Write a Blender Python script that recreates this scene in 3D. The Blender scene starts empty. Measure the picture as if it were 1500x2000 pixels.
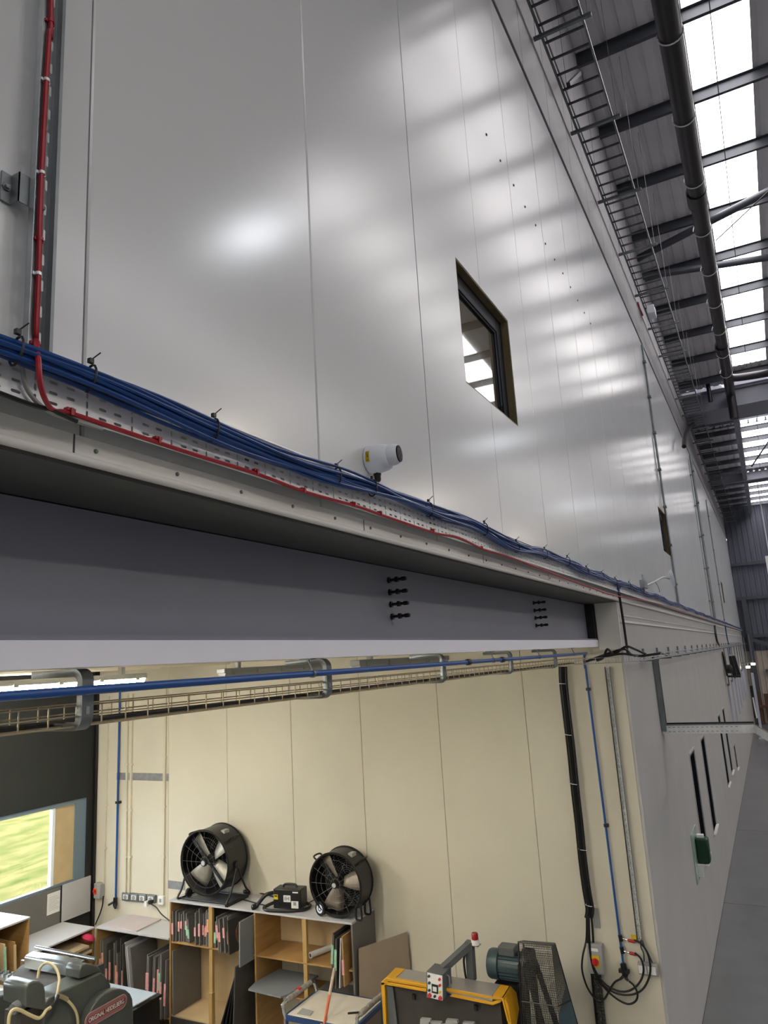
import bpy, math, random
from mathutils import Vector, Matrix
random.seed(7)
R = math.radians
V = Vector
sc = bpy.context.scene
COL = sc.collection

# ------------------------------------------------------------------ camera
EYE = V((0.0, 0.0, 4.8))
YAW, PIT, ROL, FPX = 0.473769992, 0.205740415, -0.0592276338, 1409.16201
_f = V((math.cos(YAW), math.sin(YAW), 0)); _r = V((math.sin(YAW), -math.cos(YAW), 0)); _u = V((0, 0, 1))
_F = _f * math.cos(PIT) + _u * math.sin(PIT)
_U = _u * math.cos(PIT) - _f * math.sin(PIT)
_R2 = _r * math.cos(ROL) + _U * math.sin(ROL)
_U2 = _U * math.cos(ROL) - _r * math.sin(ROL)
cam = bpy.data.cameras.new('camera')
cam.sensor_fit = 'HORIZONTAL'; cam.sensor_width = 36.0; cam.lens = FPX / 1500 * 36.0
cam.clip_start = 0.05; cam.clip_end = 500
co = bpy.data.objects.new('camera', cam); COL.objects.link(co)
co.matrix_world = Matrix(((_R2.x, _U2.x, -_F.x, EYE.x), (_R2.y, _U2.y, -_F.y, EYE.y), (_R2.z, _U2.z, -_F.z, EYE.z), (0, 0, 0, 1)))
sc.camera = co

def P(x, y, X=None, Y=None, Z=None):
    """point of the plane X=, Y= or Z= met by the sight line through a pixel of the 1500x2000 photograph"""
    d = _R2 * ((x - 750) / FPX) - _U2 * ((y - 1000) / FPX) + _F
    t = X / d.x if X is not None else (Y / d.y if Y is not None else (Z - EYE.z) / d.z)
    return EYE + d * t

# ------------------------------------------------------------------ world, sun, exposure
sc.view_settings.view_transform = 'Standard'
sc.view_settings.look = 'None'
sc.view_settings.gamma = 1.0
sc.view_settings.use_curve_mapping = False
sc.view_settings.exposure = 1.65
SKY, SUN, ROOFLIGHT, LAMP, BATTEN = 4.6, 1.5, 2.2, 9.5, 50.0
w = bpy.data.worlds.new('sky'); sc.world = w; w.use_nodes = True
w.node_tree.nodes['Background'].inputs[0].default_value = (0.80, 0.90, 1.0, 1)
w.node_tree.nodes['Background'].inputs[1].default_value = SKY
sl = bpy.data.lights.new('sun', 'SUN'); sl.energy = SUN; sl.angle = R(0.6); sl.color = (1, .93, .8)
so = bpy.data.objects.new('sun', sl); COL.objects.link(so)
so.rotation_euler = V((0.75, -0.28, -0.62)).to_track_quat('-Z', 'Y').to_euler()
pl = bpy.data.lights.new('window_portal', 'AREA'); pl.shape = 'RECTANGLE'; pl.size = 4.6; pl.size_y = 1.3
pl.cycles.is_portal = True
po = bpy.data.objects.new('window_portal', pl); COL.objects.link(po)
po.location = (6.25, 10.3, 2.4); po.rotation_euler = V((0, -1, 0)).to_track_quat('-Z', 'Z').to_euler()

# ------------------------------------------------------------------ materials
def lin(h):
    h = h.lstrip('#'); o = []
    for i in (0, 2, 4):
        c = int(h[i:i + 2], 16) / 255
        o.append(c / 12.92 if c <= .04045 else ((c + .055) / 1.055) ** 2.4)
    return o + [1]
MATS = {}
def mat(name, col, rough=.5, metal=0.0, noise=None, bump=None, emit=0, trans=0, spec=None, stretch=None, col2=None, coat=0):
    if name in MATS: return MATS[name]
    m = bpy.data.materials.new(name); m.use_nodes = True; MATS[name] = m
    nt = m.node_tree; b = nt.nodes['Principled BSDF']; c = lin(col)
    b.inputs['Base Color'].default_value = c
    b.inputs['Roughness'].default_value = rough; b.inputs['Metallic'].default_value = metal
    if spec is not None: b.inputs['Specular IOR Level'].default_value = spec
    if trans: b.inputs['Transmission Weight'].default_value = trans; b.inputs['IOR'].default_value = 1.45
    if coat: b.inputs['Coat Weight'].default_value = coat; b.inputs['Coat Roughness'].default_value = .15
    if emit:
        b.inputs['Emission Color'].default_value = c; b.inputs['Emission Strength'].default_value = emit
    if noise or bump:
        tc = nt.nodes.new('ShaderNodeTexCoord'); mp = nt.nodes.new('ShaderNodeMapping')
        nt.links.new(tc.outputs['Object'], mp.inputs[0])
        if stretch: mp.inputs['Scale'].default_value = stretch
    if noise:
        s, a = noise
        n = nt.nodes.new('ShaderNodeTexNoise'); n.inputs['Scale'].default_value = s; n.inputs['Detail'].default_value = 5
        nt.links.new(mp.outputs[0], n.inputs['Vector'])
        rp = nt.nodes.new('ShaderNodeValToRGB'); e = rp.color_ramp.elements
        e[0].position = .3; e[1].position = .7
        e[0].color = lin(col2) if col2 else [max(0, v * (1 - a)) for v in c[:3]] + [1]
        e[1].color = c if col2 else [min(1, v * (1 + a)) for v in c[:3]] + [1]
        nt.links.new(n.outputs['Fac'], rp.inputs[0]); nt.links.new(rp.outputs[0], b.inputs['Base Color'])
        if emit: nt.links.new(rp.outputs[0], b.inputs['Emission Color'])
    if bump:
        s, a = bump
        n2 = nt.nodes.new('ShaderNodeTexNoise'); n2.inputs['Scale'].default_value = s; n2.inputs['Detail'].default_value = 3
        nt.links.new(mp.outputs[0], n2.inputs['Vector'])
        bp = nt.nodes.new('ShaderNodeBump'); bp.inputs['Strength'].default_value = a; bp.inputs['Distance'].default_value = .01
        nt.links.new(n2.outputs['Fac'], bp.inputs['Height']); nt.links.new(bp.outputs[0], b.inputs['Normal'])
    return m
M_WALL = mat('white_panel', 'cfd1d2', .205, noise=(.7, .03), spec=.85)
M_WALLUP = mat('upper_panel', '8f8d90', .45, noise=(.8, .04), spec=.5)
M_WALLLOW = mat('grey_wall_paint', 'b4b4b2', .38, noise=(1.2, .05), spec=.5)
M_SEAM = mat('panel_joint', '4a4c50', .8)
M_CREAM = mat('cream_panel', 'd6d0be', .5, noise=(1.1, .035), spec=.35)
M_CREAMSEAM = mat('cream_joint', '6a6450', .8)
M_DARKWALL = mat('charcoal_board', '232625', .75, noise=(2, .06))
M_CEIL = mat('cream_ceiling', 'ece4cd', .6)
M_CONC = mat('polished_concrete', '626365', .28, noise=(1.3, .16), bump=(18, .03), spec=.5)
M_DECK = mat('roof_liner', 'd8d6dc', .5, noise=(1.5, .06))
M_ROOFL = mat('rooflight_sheet', 'f5f1f2', .4, emit=ROOFLIGHT, noise=(2.2, .09), stretch=(.35, 3, 1))
M_STEEL = mat('grey_painted_steel', '888a97', .42, noise=(1.5, .05), spec=.5)
M_PURLIN = mat('galvanised_purlin', '4a4d54', .45, .1)
M_GALV = mat('galvanised_steel', 'a9aeb2', .38, .75, noise=(9, .12))
M_GALVD = mat('dull_galvanised_steel', '7f8588', .45, .7, noise=(6, .12))
M_GALVB = mat('bright_galvanised_steel', 'eceef0', .4, .2, noise=(14, .08))
M_FASCIA = mat('white_fireboard', 'f2f2fb', .6)
M_TRIM = mat('white_trim', 'e6e4e0', .35)
M_BLUE = mat('blue_cable', '14417f', .35)
M_BLUEPIPE = mat('blue_pipe', '1b4f96', .35)
M_RED = mat('red_cable', 'a81f2b', .4)
M_GREYC = mat('grey_cable', '9a9a98', .5)
M_BLACK = mat('black_plastic', '131314', .4)
M_BLACKM = mat('black_paint', '17171a', .35, noise=(4, .1))
M_PIPE = mat('dark_pipe', '231f24', .35)
M_WHITE = mat('white_plastic', 'e6ebf2', .3)
M_YELLOW = mat('yellow_label', 'd8bd1e', .5)
M_MYEL = mat('yellow_guard', 'd19a15', .4, noise=(3, .06))
M_MGREY = mat('machine_grey', '55595b', .45, noise=(4, .08))
M_PRESS = mat('press_grey', '474b49', .3, noise=(5, .1))
M_MDARK = mat('dark_machine_inside', '37332f', .6, noise=(6, .2))
M_CHROME = mat('bright_metal', 'c8ccce', .18, .9)
M_WOOD = mat('plywood', 'a8834f', .6, noise=(3, .14), stretch=(1, 1, 6))
M_WOODL = mat('pale_plywood', 'c3ab84', .6, noise=(2.5, .1))
M_BATTENW = mat('pine_batten', 'b3935a', .6, noise=(8, .12), stretch=(3, 3, .4))
M_LAM = mat('grey_laminate', 'bcbcbf', .35, noise=(2, .03))
M_LAMD = mat('dark_grey_laminate', '6b6965', .45, noise=(2, .05))
M_BOARD = mat('die_board_grey', '6d6a66', .6, noise=(4, .1))
M_BOARDD = mat('die_board_dark', '45433f', .6, noise=(4, .12))
M_PINK = mat('pink_foam', 'd79c9c', .7, noise=(40, .2))
M_GREEN = mat('green_foam', '93c0a0', .7, noise=(40, .2))
M_ORANGE = mat('orange_foam', 'dba37c', .7, noise=(40, .2))
M_PAPER = mat('paper', 'e4e4e2', .6)
M_MOTOR = mat('motor_blue_grey', '3f5258', .4, noise=(4, .08))
M_GLASS = mat('window_glass', 'f2f6f6', .02, trans=1.0)
M_ROOM = mat('dim_room', '8b867c', .8)
M_FRAME = mat('window_frame_dark', '161a24', .55, spec=.25)
M_REVEAL = mat('timber_reveal', '74674a', .7, noise=(5, .2))
M_HOSE = mat('cream_hose', 'b7ab84', .45)
M_BADGE = mat('badge_red', '5e1f22', .4)
M_SILVER = mat('badge_silver', 'b59b98', .35, .3)
M_REDKNOB = mat('red_knob', 'c4252a', .35)
M_ORSW = mat('orange_switch', 'd8661f', .4)
M_BLADE = mat('fan_blade_metal', 'b9b6ab', .4, .25)
M_SHEET = mat('brushed_sheet', '9d9a96', .35, .35)
M_GREENB = mat('green_case', '0f3a26', .45)
M_CLAD = mat('far_cladding_grey', '5b5f6b', .6)
M_CLADL = mat('far_cladding_beige', 'b3a89c', .6)
M_BROWN = mat('brown_board', '5b3b28', .7)
M_TAPE = mat('silver_tape', '97999b', .4, .3, noise=(12, .15))
M_TUBE = mat('lamp_tube', 'fff8ea', .4, emit=BATTEN)
M_LAMP = mat('highbay_lens', 'f4f8ff', .4, emit=LAMP)
M_LAMPW = mat('warm_highbay_lens', 'fff2dc', .4, emit=LAMP * 7)
M_FARLAMP = mat('far_lamp', 'fff4e0', .4, emit=2.5)
M_GREYPL = mat('grey_plastic', '9c9d9b', .45)
M_CARD = mat('tan_board', 'cbb48a', .7, noise=(3, .1))
M_GRASS = mat('grass_bank', '3b441f', 1.0, noise=(1.6, .3), spec=0, col2='675c3c', stretch=(.6, 1.6, 1))
M_PINKCL = mat('pink_cloth', 'b5264f', .7)
M_FOIL = mat('worn_tape', '9a948c', .5, noise=(30, .3))
M_BLUEF = mat('blue_frame', '24426e', .4)
M_SLAB = mat('dark_soffit', '5c5d5a', .6)
M_JAMB = mat('blue_grey_frame', '6f8290', .4)

# ------------------------------------------------------------------ mesh builder
class MB:
    def __init__(s): s.v = []; s.f = []; s.mi = []; s.m = 0
    def add(s, vs, fs):
        b = len(s.v); s.v += [tuple(p) for p in vs]
        for f in fs: s.f.append(tuple(b + i for i in f)); s.mi.append(s.m)
        return s
    def box(s, a, b):
        x0, y0, z0 = (min(a[i], b[i]) for i in range(3)); x1, y1, z1 = (max(a[i], b[i]) for i in range(3))
        return s.add([(x0, y0, z0), (x1, y0, z0), (x1, y1, z0), (x0, y1, z0), (x0, y0, z1), (x1, y0, z1), (x1, y1, z1), (x0, y1, z1)],
                     [(0, 3, 2, 1), (4, 5, 6, 7), (0, 1, 5, 4), (1, 2, 6, 5), (2, 3, 7, 6), (3, 0, 4, 7)])
    def bar(s, p, q, w, h, up=V((0, 0, 1))):
        p, q = V(p), V(q); d = (q - p).normalized(); a = d.cross(up)
        if a.length < 1e-4: a = d.cross(V((0, 1, 0)))
        a.normalize(); b = a.cross(d).normalized(); a *= w / 2; b *= h / 2
        return s.add([p - a - b, p + a - b, p + a + b, p - a + b, q - a - b, q + a - b, q + a + b, q - a + b],
                     [(0, 3, 2, 1), (4, 5, 6, 7), (0, 1, 5, 4), (1, 2, 6, 5), (2, 3, 7, 6), (3, 0, 4, 7)])
    def prism(s, pts, off):
        pts = [V(p) for p in pts]; off = V(off); n = len(pts)
        return s.add(pts + [p + off for p in pts], [tuple(range(n - 1, -1, -1)), tuple(range(n, 2 * n))] +
                     [(i, (i + 1) % n, n + (i + 1) % n, n + i) for i in range(n)])
    def tube(s, pts, r, n=8, closed=False, caps=True):
        pts = [V(p) for p in pts]; k = len(pts)
        rs = r if isinstance(r, (list, tuple)) else [r] * k
        t0 = (pts[1] - pts[0]).normalized(); ref = V((0, 0, 1)) if abs(t0.z) < .9 else V((1, 0, 0))
        u = t0.cross(ref).normalized(); vs = []; prev = t0
        for i in range(k):
            if closed: t = (pts[(i + 1) % k] - pts[i - 1])
            else: t = pts[min(i + 1, k - 1)] - pts[max(i - 1, 0)]
            t = t.normalized() if t.length > 1e-9 else prev
            ax = prev.cross(t)
            if ax.length > 1e-7: u = Matrix.Rotation(prev.angle(t), 3, ax.normalized()) @ u
            u = (u - t * u.dot(t)).normalized(); b = t.cross(u); prev = t
            for j in range(n):
                a = 2 * math.pi * j / n; vs.append(pts[i] + (u * math.cos(a) + b * math.sin(a)) * rs[i])
        fs = []
        for i in range(k if closed else k - 1):
            c = (i + 1) % k
            for j in range(n): fs.append((i * n + j, i * n + (j + 1) % n, c * n + (j + 1) % n, c * n + j))
        if caps and not closed: fs += [tuple(range(n - 1, -1, -1)), tuple((k - 1) * n + j for j in range(n))]
        return s.add(vs, fs)
    def lathe(s, prof, o, ax, n=24):
        """prof = [(radius, distance along axis)]"""
        o, ax = V(o), V(ax).normalized(); ref = V((0, 0, 1)) if abs(ax.z) < .9 else V((1, 0, 0))
        u = ax.cross(ref).normalized(); b = ax.cross(u); vs = []; fs = []
        for (r, h) in prof:
            for j in range(n):
                a = 2 * math.pi * j / n; vs.append(o + ax * h + (u * math.cos(a) + b * math.sin(a)) * r)
        for i in range(len(prof) - 1):
            for j in range(n): fs.append((i * n + j, i * n + (j + 1) % n, (i + 1) * n + (j + 1) % n, (i + 1) * n + j))
        if prof[0][0] > 1e-6: fs.append(tuple(range(n - 1, -1, -1)))
        if prof[-1][0] > 1e-6: fs.append(tuple((len(prof) - 1) * n + j for j in range(n)))
        return s.add(vs, fs)
    def sweep(s, prof, pts, side):
        """open 2-D profile (a along side, b along the path normal) along pts"""
        pts = [V(p) for p in pts]; side = V(side).normalized(); k = len(pts); n = len(prof); vs = []
        for i in range(k):
            t = (pts[min(i + 1, k - 1)] - pts[max(i - 1, 0)]).normalized(); nn = side.cross(t).normalized()
            for (a, b) in prof: vs.append(pts[i] + side * a + nn * b)
        return s.add(vs, [(i * n + j, i * n + j + 1, (i + 1) * n + j + 1, (i + 1) * n + j) for i in range(k - 1) for j in range(n - 1)])
    def mesh(s, name, mats, smooth=True):
        me = bpy.data.meshes.new(name); me.from_pydata(s.v, [], s.f)
        for m in (mats if isinstance(mats, (list, tuple)) else [mats]): me.materials.append(m)
        if any(s.mi): me.polygons.foreach_set('material_index', s.mi)
        if smooth:
            me.polygons.foreach_set('use_smooth', [True] * len(me.polygons)); me.set_sharp_from_angle(angle=R(38))
        me.update(); return me
    def build(s, name, mats, parent=None, bevel=0, smooth=True, solid=0):
        o = bpy.data.objects.new(name, s.mesh(name, mats, smooth)); COL.objects.link(o)
        if parent is not None: attach(o, parent)
        if solid:
            md = o.modifiers.new('solid', 'SOLIDIFY'); md.thickness = solid; md.offset = 0
        if bevel:
            md = o.modifiers.new('bevel', 'BEVEL'); md.width = bevel; md.segments = 2; md.limit_method = 'ANGLE'
        return o
def attach(o, p):
    o.parent = p; m = p.matrix_basis.copy(); q = p.parent
    if q is not None: m = q.matrix_basis @ p.matrix_parent_inverse @ m
    o.matrix_parent_inverse = m.inverted()
def tag(o, label, cat, group=None):
    o['label'] = label; o['category'] = cat
    if group: o['group'] = group
    return o
def thing(name, label, cat, loc, group=None):
    o = bpy.data.objects.new(name, None); COL.objects.link(o); o.location = loc; o.empty_display_size = .1
    return tag(o, label, cat, group)
def struct(o): o['kind'] = 'structure'; return o
def copy_tree(o, parent=None):
    c = o.copy(); COL.objects.link(c)
    if parent is not None: c.parent = parent
    for ch in list(o.children): copy_tree(ch, c)
    return c
def share(src, name, parent, loc):
    """another piece of the same mesh, moved by loc"""
    o = bpy.data.objects.new(name, src.data); COL.objects.link(o); attach(o, parent); o.location = loc; return o
def arc(c, u, v, r, a0, a1, n=8):
    return [V(c) + (V(u) * math.cos(R(a0 + (a1 - a0) * i / n)) + V(v) * math.sin(R(a0 + (a1 - a0) * i / n))) * r for i in range(n + 1)]
def smooth_path(pts, n=6, closed=False):
    pts = [V(p) for p in pts]; k = len(pts); out = []
    rng = range(k) if closed else range(k - 1)
    for i in rng:
        g = (lambda j: pts[j % k]) if closed else (lambda j: pts[max(0, min(k - 1, j))])
        a, b, c, d = g(i - 1), g(i), g(i + 1), g(i + 2)
        for j in range(n):
            t = j / n
            out.append(.5 * ((2 * b) + (c - a) * t + (2 * a - 5 * b + 4 * c - d) * t * t + (3 * b - a - 3 * c + d) * t ** 3))
    if not closed: out.append(pts[-1])
    return out
def words(txt, size, o, right, up, m, parent, name='lettering', lift=.001, squeeze=1.0, fit=None):
    cu = bpy.data.curves.new(name, 'FONT'); cu.body = txt; cu.size = size; cu.extrude = .0006
    cu.align_x = 'CENTER'; cu.align_y = 'CENTER'
    tmp = bpy.data.objects.new(name, cu); me = bpy.data.meshes.new_from_object(tmp)
    bpy.data.objects.remove(tmp); bpy.data.curves.remove(cu)
    right, up = V(right).normalized(), V(up).normalized(); nn = right.cross(up).normalized()
    if fit: squeeze = fit / (max(v.co.x for v in me.vertices) - min(v.co.x for v in me.vertices))
    for v in me.vertices: v.co = V(o) + right * v.co.x * squeeze + up * v.co.y + nn * (v.co.z + lift)
    me.materials.clear(); me.materials.append(m)
    ob = bpy.data.objects.new(name, me); COL.objects.link(ob); attach(ob, parent); return ob
def cells(lo, hi, hs):
    c = sorted({lo, hi} | {v for h in hs for v in h if lo < v < hi}); return list(zip(c, c[1:]))

# ================================================================== LARGE STRUCTURE
WY = 1.5                         # face of the long panel wall
BX = 8.7                         # face of the cream wall in the open bay
ZR = lambda x: 15.7 - .09 * x    # underside of purlins, first roof bay
ZR2 = 12.95                      # underside of purlins, second roof bay
GX0, GX1 = 26.3, 28.0            # valley gutter

# floor
fl = struct(MB().box((-14, -18, -.3), (52, 10.15, -.02)).build('floor', M_SEAM))
first = None
for i in range(11):
    for j in range(4):
        x0, y0 = -14 + 6 * i, -18 + 6.5 * j
        if first is None:
            first = MB().box((x0 + .006, y0 + .006, -.02), (x0 + 5.994, y0 + 6.494, 0)).build('floor_slab', M_CONC, fl)
        else: share(first, 'floor_slab', fl, (6 * i, 6.5 * j, 0))
tag_none = None
MB().box((-14, 8.006, -.02), (52, 10.14, 0)).build('floor_slab', M_CONC, fl)
MB().box((-3, WY + .2, 0), (BX + .05, 10, .004)).build('bay_floor_bounce', mat('pale_bounce_floor', 'a5a5a1', .5, noise=(1, .08)), fl)  # pale sheet added over the bay floor to bounce light up to the soffit

# long wall: backing sheet and vertical panels in two tiers, windows cut out
wins = [(4.2, 5.32, 6.55, 7.45), (14.2, 15.27, 6.53, 7.39), (33.8, 35.0, 6.47, 7.36)]
def sheet(b, x0, x1, z0, z1, y0, y1, holes):
    for (a, c) in cells(x0, x1, [(h[0], h[1]) for h in holes]):
        for (p, q) in cells(z0, z1, [(h[2], h[3]) for h in holes]):
            mx, mz = (a + c) / 2, (p + q) / 2
            if not any(h[0] < mx < h[1] and h[2] < mz < h[3] for h in holes): b.box((a, y0, p), (c, y1, q))
b = MB(); sheet(b, -14, 50.4, 5.35, 16.7, WY + .10, WY + .16, wins)
wl = struct(b.build('wall_left', M_SEAM))
def panel_face(b, x0, x1, z0, z1, y, d=.1, c=.005):
    o = [(x0, y + c, z0), (x1, y + c, z0), (x1, y + c, z1), (x0, y + c, z1)]
    i = [(x0 + c, y, z0 + c), (x1 - c, y, z0 + c), (x1 - c, y, z1 - c), (x0 + c, y, z1 - c)]
    k = [(x0, y + d, z0), (x1, y + d, z0), (x1, y + d, z1), (x0, y + d, z1)]
    b.add(i + o + k, [(0, 1, 2, 3)] + [(4 + j, 4 + (j + 1) % 4, (j + 1) % 4, j) for j in range(4)] + [(8 + j, 8 + (j + 1) % 4, 4 + (j + 1) % 4, 4 + j) for j in range(4)])
for k in range(-13, 43):
    x0, x1 = 1.235 + 1.147 * k + .0025, 1.235 + 1.147 * (k + 1) - .0025
    hs = [h for h in wins if h[0] < x1 and h[1] > x0]
    b = MB()
    if hs:
        sheet(b, x0, x1, 5.35, 11.1, WY, WY + .1, hs)
    else: panel_face(b, x0, x1, 5.35, 11.1, WY)
    b.build('wall_panel', M_WALL, wl, smooth=False)
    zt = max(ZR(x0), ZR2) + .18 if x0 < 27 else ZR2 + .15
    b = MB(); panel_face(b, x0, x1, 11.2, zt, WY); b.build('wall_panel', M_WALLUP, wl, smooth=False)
MB().box((-14, WY + .03, 11.1), (50, WY + .1, 11.2)).build('joint_flashing', mat('joint_grey', '66666a', .6), wl)
s0 = MB().lathe([(.012, 0), (.012, .004), (.005, .008), (0, .008)], (0, 0, 0), (0, -1, 0), 8).build('screw', M_SEAM, wl)
dots = [(950, 263), (977, 314), (1003, 362), (1025, 404), (1046, 440), (1065, 476), (1083, 507), (1099, 534), (1114, 561), (1128, 587), (1141, 611), (1153, 632)]
for i, p in enumerate(dots):
    q = P(*p, Y=WY - .0005)
    if i == 0: s0.location = q
    else: share(s0, 'screw', wl, q)

# lower long wall, right of the open bay
lowwins = [(13.75, 14.55, 1.24, 2.96), (15.95, 16.75, 1.24, 2.95), (21.2, 22.0, 1.2, 2.93), (23.2, 24.0, 1.2, 2.93), (25.9, 26.6, .9, 1.6)]
b = MB(); sheet(b, BX + .16, 50.4, 0, 5.35, WY, WY + .16, lowwins)
wlow = struct(b.build('wall_left_lower', M_WALLLOW))
MB().box((BX + .001, WY, 0), (BX + .16, WY + .028, 5.33)).build('corner_post', M_WALLLOW, wlow)
tr = MB(); tr.box((BX + .02, WY - .018, 5.10), (50, WY, 5.125)).box((BX + .02, WY - .01, 5.18), (50, WY, 5.19))
struct(tr.build('trim_2', M_TRIM))
tr = MB(); tr.box((-14, WY - .012, 5.36), (50, WY, 5.415)).tube([(-14, WY - .012, 5.352), (50, WY - .012, 5.352)], .0125, 10)
t1 = struct(tr.build('trim_1', M_TRIM))
for k in range(26):
    x = 1.27 + .298 * k
    o = MB().lathe([(.0065, 0), (.0065, .003), (.004, .006), (0, .006)], (x, WY - .012, 5.385), (0, -1, 0), 8).build('screw', M_GALVD, t1) if k == 0 else share(o0, 'screw', t1, (.298 * k, 0, 0))
    if k == 0: o0 = o
for k in range(6):
    MB().box((1.2 + 1.5 * k, WY - .0135, 5.365), (1.204 + 1.5 * k, WY - .0115, 5.415)).build('trim_joint', M_SEAM, t1)

# soffit slab above the beam, bay ceiling
struct(MB().box((-14, WY + .01, 5.335), (BX, 10.1, 5.5)).build('ceiling_slab', M_SLAB))
cb = struct(MB().box((-3, 1.97, 4.955), (BX, 10.1, 5.05)).build('ceiling_bay', M_CEIL))
for k in range(5):
    y = 3.0 + 1.4 * k
    MB().box((-3, y, 4.915), (BX - .01, y + .09, 4.955)).build('ceiling_rail', M_CEIL, cb)

# cream wall of the bay
b = MB().box((BX + .06, WY + .03, 0), (BX + .155, 10.1, 5.33))
wb = struct(b.build('wall_bay', M_CREAMSEAM))
ys = [1.528, 2.72, 3.86, 5.0, 6.13, 7.28, 8.43, 10.0]
for y0, y1 in zip(ys, ys[1:]):
    b = MB(); c = .004; g = .002; x = BX
    o = [(x + c, y0 + g, 0), (x + c, y1 - g, 0), (x + c, y1 - g, 5.336), (x + c, y0 + g, 5.336)]
    i = [(x, y0 + g + c, 0), (x, y1 - g - c, 0), (x, y1 - g - c, 5.336), (x, y0 + g + c, 5.336)]
    k = [(x + .06, p[1], p[2]) for p in o]
    b.add(i + o + k, [(3, 2, 1, 0)] + [(4 + j, 4 + (j + 1) % 4, (j + 1) % 4, j) for j in range(4)] + [(8 + j, 8 + (j + 1) % 4, 4 + (j + 1) % 4, 4 + j) for j in range(4)])
    b.build('wall_panel', M_CREAM, wb, smooth=False)
MB().box((BX - .04, WY + .002, 4.80), (BX - .001, 1.755, 5.333)).build('end_flashing', M_TRIM, wb)
# dark outer wall of the bay with the window
DW = 10.0
b = MB(); sheet(b, -3, BX + .16, 0, 5.33, DW, DW + .18, [(3.6, 8.54, 1.79, 2.98)])
wd = struct(b.build('wall_bay_outer', M_DARKWALL))
MB().box((-3, DW - .012, 1.05), (8.08, DW, 1.79)).build('grey_panel', M_LAMD, wd)
MB().box((8.64, DW - .05, 0), (8.69, DW, 4.95)).build('corner_strip', M_BLACK, wd)
wn = struct(MB().box((8.34, DW + .02, 1.79), (8.54, DW + .16, 2.98)).box((3.6, DW + .02, 2.92), (8.34, DW + .1, 2.98)).box((3.6, DW + .02, 1.79), (8.34, DW + .1, 1.82)).build('window_4', M_JAMB))
MB().box((7.93, DW + .03, 1.82), (7.98, DW + .1, 2.92)).build('mullion', M_WHITE, wn)
MB().box((3.62, DW + .06, 1.82), (7.93, DW + .068, 2.92)).build('pane', M_GLASS, wn)
MB().box((7.98, DW + .05, 1.82), (8.34, DW + .07, 2.92)).build('tan_infill', M_CARD, wn)
struct(MB().box((-3.15, WY + .16, 0), (-3, 10.1, 5.33)).build('wall_bay_near', M_CREAM))
# hall shell
struct(MB().box((-14.2, -18, 0), (-14, 10.1, 17.2)).build('wall_near', M_WALLLOW))
struct(MB().box((-14, -18.2, 0), (52, -18, 17.2)).build('wall_right', M_WALLLOW))
def ribbed(y0, y1, z0, z1, x, step=.3, d=.04):
    b = MB(); n = int((y1 - y0) / step)
    for i in range(n):
        y = y0 + step * i; q = [(0, 0), (.55, 0), (.65, d), (.9, d), (1, 0)]
        pts = [(x - e, y + step * t) for t, e in q]
        for (a, c) in zip(pts, pts[1:]): b.add([(a[0], a[1], z0), (c[0], c[1], z0), (c[0], c[1], z1), (a[0], a[1], z1)], [(3, 2, 1, 0)])
    return b
wf = struct(MB().box((50.1, -18, 0), (50.3, WY, 13.3)).build('wall_far', M_CLAD))
ribbed(-18, WY, 4.2, 13.2, 50.08).build('upper_cladding', M_CLAD, wf, smooth=False)
ribbed(-18, WY, 0, 4.2, 49.95).build('lower_cladding', M_CLADL, wf, smooth=False)
for z in (9.4, 7.3, 5.0): MB().box((49.75, -18, z), (49.95, WY - .02, z + .18)).build('girt', M_PURLIN, wf)
MB().box((49.5, .95, 0), (49.8, 1.2, 7.3)).build('column', M_PURLIN, wf)
MB().bar((49.6, 1.0, 4.9), (49.6, -3, 3.2), .15, .2).build('brace', M_PURLIN, wf)
MB().box((49.6, -8, 2.95), (49.9, .5, 3.1)).build('rail', M_PURLIN, wf)

# roof: corrugated liner in two bays, rooflight strips, purlins, bracing, valley gutter
def deck(b, x0, x1, zf, y0, y1, step=.27, d=.035):
    n = max(1, round((y1 - y0) / step)); step = (y1 - y0) / n
    for i in range(n):
        y = y0 + step * i; q = [(0, 0), (.6, 0), (.7, d), (.9, d), (1, 0)]
        pts = [(y + step * t, e) for t, e in q]
        for (a, c) in zip(pts, pts[1:]):
            b.add([(x0, a[0], zf(x0) + a[1]), (x1, a[0], zf(x1) + a[1]), (x1, c[0], zf(x1) + c[1]), (x0, c[0], zf(x0) + c[1])], [(0, 1, 2, 3)])
zd1 = lambda x: ZR(x) + .2
zd2 = lambda x: ZR2 + .18
lights1 = [(-1.2, -.22, 9.3, 25.2), (-4.6, -3.6, 11.0, 25.2), (-1.2, -.22, -13.5, -3.5), (-6.6, -5.6, -13.5, -1.5), (-11.5, -10.5, -13, 25), (-16.3, -15.3, -13, 25)]  # strips behind the camera are unseen, added to brighten the wall
lights2 = [(-1.25, -.2, 28.3, 38.3), (-1.25, -.2, 40.0, 49.5), (-6.6, -5.6, 29, 49), (-11.5, -10.5, 29, 49), (-16.3, -15.3, 29, 49)]
def roof(name, x0, x1, zf, lts):
    yb = sorted({-18.0, WY + .1} | {l[0] for l in lts} | {l[1] for l in lts}); b = MB(); rl = MB(); out = []
    for (a, c) in zip(yb, yb[1:]):
        strips = sorted([l for l in lts if l[0] <= a + 1e-6 and l[1] >= c - 1e-6], key=lambda l: l[2]); x = x0
        for l in strips:
            if l[2] > x: deck(b, x, l[2], zf, a, c)
            out.append((l[2], l[3], a, c)); x = l[3]
        if x < x1: deck(b, x, x1, zf, a, c)
    o = struct(b.build(name, M_DECK, smooth=False))
    for (p, q, a, c) in out:
        r = MB(); deck(r, p, q, zf, a, c, .17, .02); r.build('rooflight', M_ROOFL, o, smooth=False)
    return o
roof1 = roof('ceiling', -14, GX0 + .2, zd1, lights1)
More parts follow.
